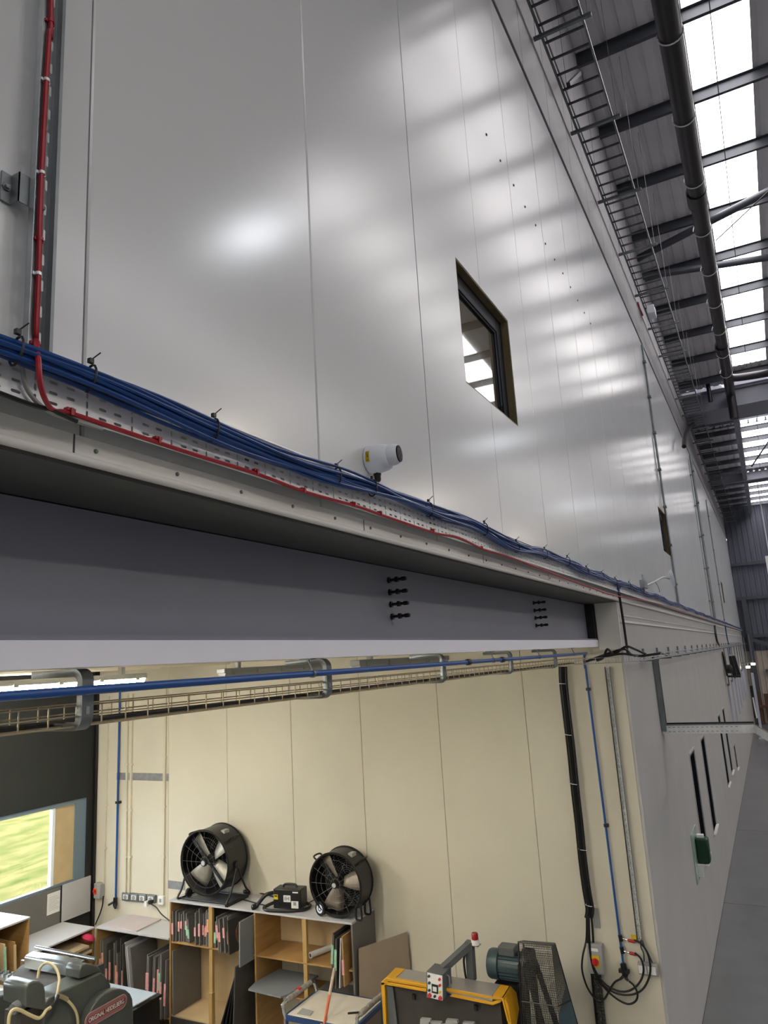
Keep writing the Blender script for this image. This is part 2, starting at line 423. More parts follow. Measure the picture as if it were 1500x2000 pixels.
roof2 = roof('ceiling_2', GX1 - .2, 50.3, zd2, lights2)
struct(MB().box((-14, -18, 17.3), (27, 1.66, 17.4)).box((27, -18, 13.5), (50.3, 1.66, 13.6)).box((26.9, -18, 13.31), (27.1, 1.66, 17.4)).build('roof_leak_cover', M_DECK))  # upright box is unseen, added to stop sky light leaking at the gutter
def purlin(x, z, par, h=.2):
    s = .004
    b = MB().box((x - s, -18, z), (x + s, WY, z + h)).box((x, -18, z), (x + .065, WY, z + .006)).box((x - .065, -18, z + h - .006), (x, WY, z + h))
    b.box((x + .06, -18, z), (x + .066, WY, z + .022))
    return b.build('purlin', M_PURLIN, par, smooth=False)
for k in range(-13, 9):
    x = 11.24 + 1.8 * k; purlin(x, ZR(x), roof1)
for k in range(12):
    purlin(29.3 + 1.8 * k, ZR2, roof2, .18)
def tube_part(a, c, r, m, par, name): return MB().tube([a, c], r, 12).build(name, m, par)
tube_part(P(1226, 515, Z=14.05), P(1500, 358, Z=14.05) + V((-.2, -1.2, 0)), .085, M_PURLIN, roof1, 'brace_tube')
tube_part(P(1245, 542, Z=13.9), P(1500, 519, Z=13.9) + V((-.1, -1.2, 0)), .085, M_PURLIN, roof1, 'brace_tube')
tube_part(P(1398, 470, Z=13.8), P(1500, 356, Z=13.8) + V((-.3, -.5, 0)), .012, M_BLACK, roof1, 'tie_rod')
MB().bar(P(1110, 165, Y=1.3), P(1132, 143, Y=1.3), .05, .05).build('cleat', M_PURLIN, roof1)
MB().tube([(5, -.62, ZR(5) + .01), (25, -.62, ZR(25) + .01)], .008, 6).build('sag_rod', M_BLACK, roof1)
MB().tube([(29, -.78, ZR2 + .01), (49, -.78, ZR2 + .01)], .008, 6).build('sag_rod', M_BLACK, roof2)
gt = struct(MB().box((GX0, -18, 12.62), (GX1, WY - .02, 13.25)).box((GX0 - .12, -18, 13.2), (GX1 + .1, WY - .02, 13.3)).build('beam_gutter', M_STEEL))
for y in (-.9, -3.4): MB().box((GX0 - .03, y - .06, 12.62), (GX0, y + .06, 13.25)).build('stiffener', M_STEEL, gt)
MB().tube([P(1500, 1118 - 330, X=30) + V((0, -1, 0)), P(1468, 911, X=33)], .03, 8).build('brace_tube', M_PURLIN, roof2)
MB().box((28.2, -.16, 12.55), (49.8, .02, 12.95)).build('ridge_beam', M_STEEL, roof2)
for x in (38.8, 39.5): MB().box((x, -6, 12.5), (x + .25, WY - .05, 12.9)).build('rafter', M_STEEL, roof2)
zc_ = P(1450, 822, X=30).z
clad_ = thing('cross_ladder', 'short cable ladder crossing under the far roof bay beyond the gutter', 'cable ladder', (30.2, -2, zc_))
for x in (30.0, 30.5): MB().box((x, -6, zc_), (x + .04, 1.45, zc_ + .08)).build('rail', M_GALVD, clad_)
for k in range(24): MB().box((30.04, 1.3 - .3 * k, zc_ + .02), (30.5, 1.34 - .3 * k, zc_ + .05)).build('rung', M_PURLIN, clad_)
for y in (1.0, -1.5, -4.5): MB().tube([(30.25, y, zc_), (30.25, y, ZR2 + .05)], .012, 6).box((29.95, y - .03, zc_ - .03), (30.6, y + .03, zc_)).build('hanger', M_GALVD, clad_)

# ================================================================== WINDOWS OF THE LONG WALL
def wall_window(n, h, depth, fw):
    x0, x1, z0, z1 = h; y = WY + depth
    o = MB()
    o.box((x0, y, z0), (x0 + fw, y + .06, z1)).box((x1 - fw, y, z0), (x1, y + .06, z1)).box((x0 + fw, y, z1 - fw), (x1 - fw, y + .06, z1)).box((x0 + fw, y, z0), (x1 - fw, y + .06, z0 + fw * .45))
    o = struct(o.build('window_%d' % n, M_FRAME, bevel=.004))
    g = fw + .008
    MB().box((x0 + fw, y + .01, z1 - g), (x1 - fw, y + .02, z1 - fw)).box((x1 - g, y + .01, z0 + g), (x1 - fw, y + .02, z1 - g)).build('gasket', mat('gasket_grey', '4a505c', .4), o)
    MB().box((x0 + fw, y + .025, z0 + fw * .45), (x1 - fw, y + .035, z1 - fw)).build('pane', M_GLASS, o)
    r = MB(); t = .012
    r.box((x0, WY + .003, z1 - t), (x1, y, z1 + .004)).box((x1 - t, WY + .003, z0), (x1 + .004, y, z1 - t)).box((x0 - .004, WY + .003, z0), (x0 + t, y, z1 - t)).box((x0 + t, WY + .003, z0 - .004), (x1 - t, y, z0 + t))
    r.build('reveal', M_REVEAL, o)
    b = MB(); X0, X1, Y1, Z0, Z1 = x0 - .6, x1 + .6, y + 2.4, max(z0 - .9, .03), z1 + .9
    y += .065
    b.add([(X0, Y1, Z0), (X1, Y1, Z0), (X1, Y1, Z1), (X0, Y1, Z1), (X0, y, Z0), (X1, y, Z0), (X1, y, Z1), (X0, y, Z1)], [(0, 3, 2, 1), (4, 5, 1, 0), (6, 7, 3, 2), (5, 6, 2, 1), (7, 4, 0, 3)])
    b.build('room_lining', M_ROOM, o)
    if n == 1:
        MB().box((x0 - .1, y + 1.0, z1 + .84), (x0 + .5, y + 1.6, z1 + .89)).build('added_room_glow', mat('added_glow_panel', 'fff0d6', .4, emit=5), o)  # glowing panel added out of sight to brighten the room behind the pane
    return o
for i, h in enumerate(wins): wall_window(i + 1, h, .06, .135)
def slit_window(n, h):
    x0, x1, z0, z1 = h; y = WY + .1; e = WY + .004
    o = MB().box((x0, e, z0), (x0 + .05, y + .05, z1)).box((x1 - .05, e, z0), (x1, y + .05, z1)).box((x0 + .05, e, z1 - .05), (x1 - .05, y + .05, z1)).box((x0 + .05, y, z0), (x1 - .05, y + .05, z0 + .05))
    o = struct(o.build('window_%d' % n, M_FRAME))
    MB().box((x0 + .05, y + .02, z0 + .05), (x1 - .05, y + .03, z1 - .05)).build('pane', M_BLACKM, o)
    MB().box((x0 - .03, WY - .05, z0 - .03), (x1 + .03, y, z0)).build('sill', M_TRIM, o)
    a = MB().box((x0 - .04, WY - .012, z0), (x0, WY, z1 + .04)).box((x1, WY - .012, z0), (x1 + .04, WY, z1 + .04)).box((x0, WY - .012, z1), (x1, WY, z1 + .04))
    a.build('architrave', M_WALLLOW, o)
for i, h in enumerate(lowwins): slit_window(5 + i, h)

# ================================================================== STEEL BEAM OVER THE BAY
WEB = 1.86
bm = thing('steel_beam', 'long dark grey steel girder spanning the open bay under the white wall', 'beam', (2.5, WEB, 4.915))
MB().box((-14, WEB, 4.93), (8.69, WEB + .015, 5.33)).build('web', M_STEEL, bm)
MB().box((-14, 1.765, 4.915), (8.69, 1.965, 4.93)).build('bottom_flange', M_STEEL, bm)
MB().box((-14, 1.762, 4.838), (8.69, 1.782, 4.915)).build('fascia_board', M_FASCIA, bm)['label'] = 'white boxed lower edge of the girder'
MB().box((-14, 1.782, 4.838), (8.69, 1.975, 4.85)).build('soffit_board', mat('lamp_toned_soffit', 'f0e8d2', .6), bm)  # underside coloured paler and warmer in place of the bay's lamp light
MB().box((8.6, 1.77, 4.93), (8.69, WEB, 5.33)).build('end_plate', M_BLACKM, bm)
for bx in (3.63, 6.5):
    for i in range(4):
        z = 5.255 - i * .068; q = V((bx + .005 * i, WEB, z)); b = MB()
        b.lathe([(.019, 0), (.019, .012), (.0, .012)], q, (0, -1, 0), 6)
        b.lathe([(.0085, .01), (.0085, .115), (0, .115)], q, (0, -1, 0), 8)
        b.lathe([(.017, .045), (.017, .062), (.0, .062)], q, (0, -1, 0), 6)
        b.lathe([(.013, .085), (.013, .11), (0, .11)], q, (0, -1, 0), 6)
        b.build('bolt', M_BLACKM, bm)

# ================================================================== TRAY, CABLES AND CAMERA ON THE WALL
TY = 1.432
tray = thing('cable_tray', 'slotted galvanised cable tray running the length of the white wall', 'cable tray', (1, TY, 5.43))
def slot_plate(b, px, pz, s0, s1, t0, t1, slots, cut=.35):
    """flat plate in the plane spanned by functions; slots are (s0,s1,t0,t1) with octagonal ends"""
    cs = sorted({s0, s1} | {v for q in slots for v in (q[0], q[1])}); ct = sorted({t0, t1} | {v for q in slots for v in (q[2], q[3])})
    mid = {(round((q[0] + q[1]) / 2, 4), round((q[2] + q[3]) / 2, 4)) for q in slots}
    hit = lambda s, t: any(q[0] < s < q[1] and q[2] < t < q[3] for q in slots)
    for a, c in zip(cs, cs[1:]):
        for p, q in zip(ct, ct[1:]):
            if not hit((a + c) / 2, (p + q) / 2): b.add([px(a, p), px(c, p), px(c, q), px(a, q)], [(0, 1, 2, 3)])
    for q in slots:
        e = min(q[1] - q[0], q[3] - q[2]) * cut
        for (s, t, ds, dt) in ((q[0], q[2], e, e), (q[1], q[2], -e, e), (q[1], q[3], -e, -e), (q[0], q[3], e, -e)):
            b.add([px(s, t), px(s + ds, t), px(s, t + dt)], [(0, 1, 2)])
b = MB(); per = .147
for k in range(-9, 53):
    X0 = 1.045 + per * k; sl_ = []
    for i in range(4):
        z = 5.452 + .026 * i
        sl_.append((X0 - .0035, X0 + .0035, z - .0095, z + .0095))
        for dx in (.049, .098): sl_.append((X0 + dx - .0125, X0 + dx + .0125, z - .004, z + .004))
    for (a0, a1, part) in ((X0 - .02, X0 + .02, 0), (X0 + .02, X0 + per - .02, 1)):
        s = [q for q in sl_ if a0 < (q[0] + q[1]) / 2 < a1]
        slot_plate(b, lambda s_, t_: (s_, TY, t_), None, a0, a1, 5.432, 5.57, s)
xe = 1.045 + per * 53 - .02
b.add([(xe, TY, 5.432), (50, TY, 5.432), (50, TY, 5.57), (xe, TY, 5.57)], [(0, 1, 2, 3)])
b.build('tray_plate', M_GALVB, tray, smooth=False, solid=.0012)
MB().tube([(-.5, TY - .004, 5.432), (50, TY - .004, 5.432)], .0045, 8).build('lower_rim', M_GALVB, tray)
MB().box((-.5, TY - .008, 5.566), (50, WY - .002, 5.571)).build('upper_rim_shade', M_GALVB, tray)  # rim carried back to the wall to block light and shade the slots
for k in range(34):
    x = .4 + 1.5 * k; MB().box((x, TY + .004, 5.49), (x + .04, WY - .002, 5.53)).build('standoff', M_GALVD, tray)
riser = thing('riser_tray', 'upright galvanised tray carrying the red cable up the white wall', 'cable tray', (1.055, 1.47, 5.58))
b = MB(); RY = 1.462
for k in range(52):
    z0 = 5.57 + .07 * k
    slot_plate(b, lambda s_, t_: (s_, RY, t_), None, 1.028, 1.088, z0, z0 + .07, [(1.037, 1.044, z0 + .02, z0 + .05), (1.07, 1.077, z0 + .035, z0 + .065)])
b.build('tray_plate', M_GALV, riser, smooth=False, solid=.0012)
MB().box((1.086, RY - .028, 5.57), (1.0885, RY, 9.2)).box((1.079, RY - .029, 5.57), (1.0885, RY - .026, 9.2)).build('side_flange', M_GALVD, riser)
MB().box((1.028, RY - .02, 5.57), (1.0295, RY, 9.2)).build('side_flange', M_GALV, riser)
b = MB().box((.975, 1.494, 5.955), (1.0, 1.499, 6.035)).box((1.0, RY + .002, 5.955), (1.003, 1.499, 6.035)).box((1.0, RY + .002, 5.955), (1.03, RY + .005, 6.035))
lb = b.build('wall_bracket', M_GALVD, riser)
MB().lathe([(.011, 0), (.011, .004), (.007, .004), (.007, .010), (0, .010)], (.987, 1.494, 5.995), (0, -1, 0), 6).build('bolt', M_GALVD, lb)
for (x, z) in ((1.038, 5.985), (1.066, 5.97)): MB().lathe([(.005, 0), (.005, .006), (0, .006)], (x, RY, z), (0, -1, 0), 8).build('bolt', M_GALVD, riser)

# red cable with its clips
rc = thing('red_cable', 'red fire-alarm cable clipped down the riser and along the slotted tray', 'cable', (1.06, 1.44, 5.44))
CYR = 1.422
pts = [P(x, y, Y=1.452) for x, y in ((103, -700), (100, 0), (97, 60), (91, 150), (83, 300), (78, 420), (76, 520), (71, 640), (71, 668))]
pts += [P(x, y, Y=q) for x, y, q in ((75, 705, 1.362), (78, 745, 1.36), (88, 780, 1.385), (105, 802, CYR), (140, 808, CYR), (250, 845, CYR), (380, 888, CYR), (500, 925, CYR), (600, 962, CYR), (700, 990, CYR), (757, 1010, CYR), (850, 1041, CYR), (895, 1050, CYR), (945, 1073, CYR), (985, 1085, CYR), (1040, 1105, CYR), (1100, 1128, CYR), (1160, 1150, CYR), (1200, 1163, CYR))]
pts += [(12, CYR, 5.437), (20, CYR, 5.44), (34, CYR, 5.435), (49, CYR, 5.44)]
MB().tube(smooth_path(pts, 5), .0065, 8).build('sheath', M_RED, rc)
for (x, y) in ((100, 42), (91, 157), (82, 338), (78, 467), (75, 535), (71, 670)):
    q = P(x, y, Y=1.452); dark = y in (157, 338, 535)
    MB().lathe([(.0082, -.004), (.0082, .004)], q, (.02, 0, 1), 10).box(q + V((-.013, .003, -.004)), q + V((.013, .009, .004))).build('clip', M_GALVB if dark else M_RED, rc)
for (x, y) in ((137, 805), (308, 860), (500, 922), (592, 958), (690, 985), (742, 1003), (845, 1037), (940, 1070)):
    q = P(x, y, Y=CYR)
    MB().box(q + V((-.012, -.006, .002)), q + V((.012, .008, .0095))).box(q + V((-.004, -.01, -.009)), q + V((.004, -.006, .009))).build('clip', M_RED, rc)
gc = MB().tube(smooth_path([P(x, y, Y=q) for x, y, q in ((44, 690, 1.45), (45, 728, 1.42), (52, 758, 1.42), (70, 783, 1.42), (95, 803, 1.42), (125, 815, 1.425), (200, 838, 1.425))], 6), .0055, 8).build('grey_cable', M_GREYC)
tag(gc, 'thin grey cable looping off the slotted tray behind the red one', 'cable')
bc = MB().tube(smooth_path([P(x, y, Y=1.418) for x, y in ((-60, 745), (0, 768), (60, 790), (105, 803), (150, 823))], 6), .006, 8).build('black_cable', M_BLACK)
tag(bc, 'short black cable lying along the lower rim of the tray', 'cable')

# blue bundle
bb = thing('cable_bundle', 'thick tied bundle of blue data cables along the top of the tray', 'cable bundle', (1, 1.4, 5.52))
NC = 16
xs = [-.5 + .09 * i for i in range(140)] + [12.2 + .5 * i for i in range(73)]
for i in range(NC):
    ph = random.random() * 6.28; ph2 = random.random() * 6.28; row, cl_ = divmod(i, 6); pts = []
    for x in xs:
        sag = .010 * math.sin(x * 2.3) + .006 * math.sin(x * 5.1 + 1)
        if 3.3 < x < 7: sag += .012 * math.sin((x - 3.3) * 3.4)
        k = 1.0 if x < 12 else .8
        pts.append((x, 1.40 - .010 * row + .006 * math.sin(x * 3.1 + ph), 5.497 + .0095 * cl_ + .009 * k * math.sin(x * 2.6 + ph2) + .006 * math.sin(x * 6.3 + ph) + sag + (.004 if row == 1 else 0)))
    MB().tube(pts, .0058, 6).build('cable', M_BLUE, bb)
for x in (.965, 1.165, 1.62, 2.33, 2.62, 3.2, 4.0, 4.6, 5.3, 6.0, 6.7, 7.4, 8.1, 9.0):
    sag = .010 * math.sin(x * 2.3) + .006 * math.sin(x * 5.1 + 1) + (.012 * math.sin((x - 3.3) * 3.4) if 3.3 < x < 7 else 0)
    ring = [V((x + .006 * math.sin(a * .0174), 1.391 + .021 * math.cos(R(a)), 5.522 + sag + .037 * math.sin(R(a)))) for a in range(0, 360, 24)]
    b = MB().tube(ring, .0032, 5, closed=True); b.box((x - .006, 1.385, 5.562 + sag), (x + .006, 1.396, 5.574 + sag)).tube([(x, 1.39, 5.57 + sag), (x + .014, 1.372, 5.590 + sag)], .0018, 5)
    b.build('cable_tie', M_BLACK, bb)

# wall camera
q = P(722, 902, Y=WY); cx, cz = q.x, q.z + .006
cc = thing('wall_camera', 'white turret security camera on the wall above the blue cables', 'security camera', (cx, WY, cz))
MB().lathe([(.0, 0), (.064, 0), (.066, .012), (.066, .045), (.062, .075), (.055, .098), (.05, .104), (.04, .104)], (cx, WY - .002, cz), (0, -1, 0), 32).build('housing', M_WHITE, cc)
MB().lathe([(.0, 0), (.034, .002), (.046, .02), (.049, .042), (.048, .06), (.043, .078), (.0405, .082)], (cx + .0, WY - .064, cz + .006), V((.12, -1, .02)), 32).build('eyeball', M_WHITE, cc)
ld = V((.12, -1, .02)).normalized(); lo = V((cx, WY - .064, cz + .006)) + ld * .081
MB().lathe([(0, 0), (.039, 0), (.038, .006), (0, .008)], lo, ld, 28).build('lens_cover', mat('lens_black', '08080a', .5, spec=.15), cc)
u = ld.cross(V((0, 0, 1))).normalized(); v = u.cross(ld)
MB().tube([lo + ld * .0085 + u * a * .017 + v * c * .019 for a, c in ((-1, -1), (1, -1), (1, 1), (-1, 1))], .0007, 4, closed=True).build('sensor_frame', M_GREYPL, cc)
MB().box((cx + .045, WY - .075, cz - .045), (cx + .055, WY - .055, cz - .035)).build('screw_hole', M_BLACK, cc)
a0 = R(200)
lab = MB(); pts = []
for i in range(5):
    a = R(158 + 11 * i)
    for h in (.014, .034): pts.append((cx + .0668 * math.cos(a), WY - h, cz + .0668 * math.sin(a)))
lab.add(pts, [(2 * i, 2 * i + 2, 2 * i + 3, 2 * i + 1) for i in range(4)]); lab.build('label', M_YELLOW, cc)
words('CAM 15', .017, (cx - .0672, WY - .024, cz), (0, 0, -1), (0, -1, 0), M_BLACK, cc, 'label_text', fit=.042)
MB().lathe([(.018, 0), (.018, .014), (.0155, .014), (.0155, .038), (.010, .045), (0, .045)], (cx + .012, WY - .03, cz - .058), (0, 0, -1), 16).build('cable_gland', M_BLACK, cc)
MB().tube(smooth_path([(cx + .012, WY - .028, cz - .094), (cx + .02, WY - .03, cz - .108), (cx + .035, WY - .035, cz - .128), (cx + .04, WY - .04, cz - .14), (cx + .02, WY - .05, cz - .146)]), .003, 6).build('lead', M_GREYC, cc)

# disc aerial further along
an = thing('dish_aerial', 'small white dish aerial on a bracket above the tray, far along the wall', 'aerial', (11.2, 1.3, 5.6))
MB().lathe([(0, 0), (.06, .004), (.11, .018), (.135, .05), (.13, .052), (.105, .024), (0, .012)], (11.75, 1.22, 5.80), V((.25, -1, .1)), 24).build('dish', M_WHITE, an)
MB().tube(smooth_path([(10.0, 1.36, 5.58), (10.6, 1.3, 5.68), (11.2, 1.25, 5.78), (11.72, 1.22, 5.8)]), .012, 8).build('arm', M_GALV, an)
MB().box((9.85, 1.33, 5.56), (10.15, 1.39, 5.66)).tube([(10.0, 1.36, 5.5), (10.0, 1.36, 5.74)], .014, 8).build('clamp', M_GALV, an)
MB().tube(smooth_path([(10.7, 1.3, 5.7), (11.0, 1.3, 5.62), (11.3, 1.33, 5.58)]), .006, 6).build('lead', M_GREYC, an)

# conduits up the long wall
def conduit(name, label, x, z0, z1, r, m, n, group=None):
    t = thing(name, label, 'conduit', (x, WY - .03, z0), group)
    MB().tube([(x, WY - .03, z0), (x, WY - .03, z1)], r, 8).build('pipe', m, t)
    for k in range(n):
        z = z0 + (z1 - z0) * (k + .5) / n; MB().box((x - r * 2.2, WY - .045 - r, z - .02), (x + r * 2.2, WY - .001, z + .02)).build('saddle', M_GALVD, t)
conduit('wall_conduit', 'grey conduit rising from the tray just right of the second window', 15.15, 5.58, 11.0, .022, M_GALVD, 7)
conduit('wall_conduit', 'thick grey conduit rising from the tray midway down the hall', 25.6, 5.58, 11.0, .05, M_GALVD, 5)
conduit('wall_conduit', 'slim conduit beside the thick one, dropping from the gutter', 24.5, 5.58, 10.6, .02, M_GALV, 5)
conduit('wall_conduit', 'last slim conduit on the white wall, next to the far window', 31.5, 5.0, 10.5, .02, M_GALVD, 4)

# ================================================================== LADDER, PIPES UNDER THE ROOF
LZ = 12.2
la = thing('cable_ladder', 'galvanised cable ladder hung under the roof beside the wall top', 'cable ladder', (5, 1.15, LZ))
LY0, LY1 = .89, 1.41
for y, s in ((LY0, 1), (LY1, -1)):
    MB().box((3, y - .003, LZ), (49.5, y + .003, LZ + .06)).box((3, min(y, y + s * .02), LZ), (49.5, max(y, y + s * .02), LZ + .004)).box((3, min(y, y + s * .02), LZ + .056), (49.5, max(y, y + s * .02), LZ + .06)).build('rail', M_GALVD, la)
r0 = None
for k in range(150):
    x = 5.2 + .295 * k
    if r0 is None: r0 = MB().box((x - .014, LY0, LZ + .01), (x + .014, LY1, LZ + .03)).build('rung', M_PURLIN, la)
    else: share(r0, 'rung', la, (.295 * k, 0, 0))
b0 = None
for k in range(24):
    x = 5.78 + 1.9 * k
    if b0 is None:
        b0 = MB().box((x - .02, .79, LZ - .045), (x + .02, 1.49, LZ - .004)).build('support_bar', M_GALVD, la)
    else: share(b0, 'support_bar', la, (1.9 * k, 0, 0))
    zt = ZR(x) if x < 26 else ZR2
    for y in (.83, 1.46): MB().tube([(x, y, LZ - .06), (x, y, zt + .1)], .004, 5).build('hanger_rod', M_GALVD, la)
MB().tube([(5, 1.36, LZ + .045), (49, 1.36, LZ + .045)], .012, 8).build('cable', M_GREYC, la)
o = MB().tube(smooth_path([P(x, y, Z=12.2) for x, y in ((1245, 592), (1247, 600), (1251, 609), (1254, 615))]), .03, 8).build('red_sleeve', M_RED)
tag(o, 'short red sleeve on a cable leaving the roof ladder by the wall', 'sleeve')
o = MB().box(P(1262, 597, Z=12.26), P(1262, 597, Z=12.26) + V((.35, -.16, -.2))).build('junction_box', M_WHITE, bevel=.01)
tag(o, 'small white junction box on the roof cable ladder', 'junction box')
o = MB().tube(smooth_path([P(x, y, Y=1.3) for x, y in ((1362, 826), (1350, 832), (1342, 842), (1337, 856), (1336, 872))]), .06, 8).build('black_hose', M_BLACK)
tag(o, 'black hose bending from the roof ladder down to the wall conduit', 'hose')

rp = thing('rainwater_pipe', 'large dark rainwater pipe hung below the roof purlins', 'pipe', (10, 0, 13))
PZ = 13.0
MB().tube([(-6, .02, PZ), (13.6, -.01, PZ)], .16, 20).build('pipe', M_PIPE, rp)
MB().tube([(13.5, -.01, PZ), (25.85, -.03, PZ)], .15, 20).build('pipe', M_PIPE, rp)
MB().tube([(25.8, -.03, PZ), (25.95, -.03, PZ - .02), (26.0, -.03, PZ - .1), (26.0, -.03, 12.1)], .14, 16).build('down_elbow', M_PIPE, rp)
for x in (13.4, 7.9, 21.4): MB().tube([(x, 0, PZ), (x + .45, 0, PZ)], .178, 20).build('coupling', M_PIPE, rp)
for k in range(9):
    x = 9.43 + 1.8 * k
    b = MB().tube(arc((x, 0, PZ), (0, 1, 0), (0, 0, 1), .17, 0, 345, 20), .012, 6); b.tube([(x, 0, PZ + .17), (x, 0, ZR(x) + .05)], .008, 6); b.build('pipe_clamp', M_GALVB, rp)
MB().tube(smooth_path([(24.4, -.1, PZ), (24.6, -.5, PZ), (24.8, -2, PZ + .02), (24.8, -6, PZ + .02)]), .12, 14).build('branch_pipe', M_PIPE, rp)
b = MB().tube(smooth_path([P(1425, 702, X=25.4), P(1395, 706, X=25.6), P(1378, 718, X=25.9), P(1380, 735, X=25.95), P(1388, 785, X=26.0)]), .07, 10)
b.build('branch_pipe', M_PIPE, rp)

# ================================================================== BRACKETS, BASKET, BLUE PIPE UNDER THE BEAM
FZ = 4.838
cbk = None
for k in range(6):
    x = 1.555 + 1.36 * k
    lab_ = ['nearest bent channel bracket below the girder, large at the picture edge', 'second bent channel bracket below the girder, by a pipe hanger', 'third bent channel bracket holding the wire basket', 'fourth bent channel bracket, above the cream wall seam', 'fifth bent channel bracket, last before the cream wall', 'end channel bracket of the row, behind the corner'][k]
    if k == 5: break
    c = thing('channel_bracket', lab_, 'bracket', (x, 1.9, FZ), 'channel brackets under the girder')
    path = [V((x, 2.06, FZ - .003)), V((x, 1.87, FZ - .003))] + arc((x, 1.87, FZ - .043), (0, -1, 0), (0, 0, 1), .04, 80, 0, 6) + arc((x, 1.87, FZ - .142), (0, -1, 0), (0, 0, 1), .04, 0, -90, 7) + [V((x, 2.06, FZ - .182))]
    pr = [(-.0205, .022), (-.0205, 0), (.0205, 0), (.0205, .022)]
    MB().sweep(pr, path, (1, 0, 0)).build('channel', M_GALVD, c, solid=.0025)
    for z in (FZ - .07, FZ - .125): MB().box((x - .006, 1.8275, z - .011), (x + .006, 1.8295, z + .011)).build('slot_highlight', M_PAPER if z > FZ - .1 else M_GREYPL, c)  # white and grey patches painted as highlights at the channel's holes
bp = thing('air_pipe', 'blue compressed-air pipe running below the girder edge', 'pipe', (3, 1.79, 4.77))
bpts = [(-3, 1.795, 4.772), (6.9, 1.795, 4.772), (8.2, 1.84, 4.772), (8.6, 1.9, 4.772), (8.655, 1.93, 4.76), (8.665, 1.945, 4.72), (8.665, 1.945, 4.6)]
MB().tube(bpts, .0135, 12).build('pipe', M_BLUEPIPE, bp)
for x in (2.72, 5.1, 6.3, 7.7):
    y = 1.795 + (.03 if x > 7 else 0)
    b = MB().tube([(x, y, 4.787), (x, y + .02, FZ)], .004, 6).lathe([(.018, -.007), (.018, .007)], (x, y, 4.772), (1, 0, 0), 12).box((x - .02, y - .01, FZ - .004), (x + .02, y + .05, FZ)); b.build('pipe_hanger', M_GALVD, bp)
for x in (4.6, 5.3): MB().lathe([(.018, -.03), (.021, -.02), (.021, .02), (.018, .03)], (x, 1.795, 4.772), (1, 0, 0), 12).build('coupling', M_BLACK, bp)
# wire basket
M_WIRE = mat('zinc_yellow_wire', 'b9ab8c', .4, .35)
wbk = thing('wire_basket', 'wire cable basket carried by the channel brackets and on along the grey wall', 'cable basket', (3, 1.93, 4.66))
BZ0, BZ1 = 4.668, 4.728; BY0, BY1 = 1.86, 2.03
b = MB()
for (y, z) in ((BY0, BZ0), (BY0, (BZ0 + BZ1) / 2), (BY0, BZ1), (1.917, BZ0), (1.973, BZ0), (BY1, BZ0), (BY1, (BZ0 + BZ1) / 2), (BY1, BZ1)):
    b.tube([(-3, y, z), (8.3, y, z)], .0024, 5)
b.build('long_wires', M_WIRE, wbk)
u0 = None
for k in range(104):
    x = -1.5 + .095 * k
    if u0 is None: u0 = MB().tube([(x, BY0, BZ1), (x, BY0, BZ0 + .006), (x, BY0 + .006, BZ0), (x, BY1 - .006, BZ0), (x, BY1, BZ0 + .006), (x, BY1, BZ1)], .0024, 5).build('cross_wire', M_WIRE, wbk)
    else: share(u0, 'cross_wire', wbk, (.095 * k, 0, 0))
# basket leg outside, along the grey wall
b = MB(); GY0, GY1 = 1.28, 1.43; HZ = 4.655
for (y, z) in ((GY0, HZ), (GY0, HZ + .03), (GY0, HZ + .06), (GY1, HZ), (GY1, HZ + .06), (1.35, HZ)): b.tube([(8.45, y, z), (49, y, z)], .0035, 5)
for (x, z) in ((8.3, HZ), (8.3, HZ + .06), (8.45, HZ), (8.38, HZ), (8.45, HZ + .06)): b.tube([(x, 1.28, z), (x, 2.03, z)], .003, 5)
b.build('long_wires', M_GALV, wbk)
u1 = None
for k in range(100):
    x = 8.6 + .2 * k
    if u1 is None: u1 = MB().tube([(x, GY0, HZ + .06), (x, GY0, HZ), (x, GY1, HZ), (x, GY1, HZ + .06)], .003, 5).build('cross_wire', M_GALV, wbk)
    else: share(u1, 'cross_wire', wbk, (.2 * k, 0, 0))
for k in range(7): MB().tube([(8.3, 1.3 + .11 * k, HZ + .06), (8.3, 1.3 + .11 * k, HZ), (8.45, 1.3 + .11 * k, HZ), (8.45, 1.3 + .11 * k, HZ + .06)], .003, 5).build('cross_wire', M_GALV, wbk)
p0 = None
for k in range(28):
    x = 9.9 + 1.32 * k
    if p0 is None: p0 = MB().box((x - .022, WY - .05, HZ - .02), (x + .022, WY - .025, HZ + .13)).box((x - .02, WY - .03, HZ + .02), (x + .02, WY - .001, HZ + .04)).box((x - .02, GY0, HZ - .03), (x + .02, WY - .001, HZ - .005)).build('wall_arm', M_GALVD, wbk)
    else: share(p0, 'wall_arm', wbk, (1.32 * k, 0, 0))
cb_ = thing('black_cables', 'black power cables lying inside the wire basket', 'cable bundle', (3, 1.95, 4.67))
for i in range(4):
    MB().tube([(-3 + .4 * j, BY1 - .022 - .017 * i + .004 * math.sin(j * .9 + i * 2), BZ0 + .009 + .002 * math.sin(j * .7 + i)) for j in range(29)], .0062, 6).build('cable', M_BLACK, cb_)
cl2 = thing('slack_cables', 'looped slack of black cable on top of the basket at the wall corner', 'cable bundle', (8.5, 1.5, 4.72))
for i, pp in enumerate((((1165, 1290), (1178, 1285), (1186, 1268), (1200, 1277), (1222, 1263), (1240, 1268), (1262, 1278)), ((1150, 1290), (1190, 1276), (1220, 1268), (1240, 1281), (1290, 1276)), ((1140, 1293), (1180, 1283), (1215, 1277), (1248, 1281), (1270, 1279)), ((1275, 1284), (1287, 1274), (1294, 1277), (1302, 1280)))):
    MB().tube(smooth_path([P(x, y, X=8.42 + .015 * i) if i < 3 else P(x, y, Y=1.36) for x, y in pp]), .013, 8).build('cable', M_BLACK, cl2)
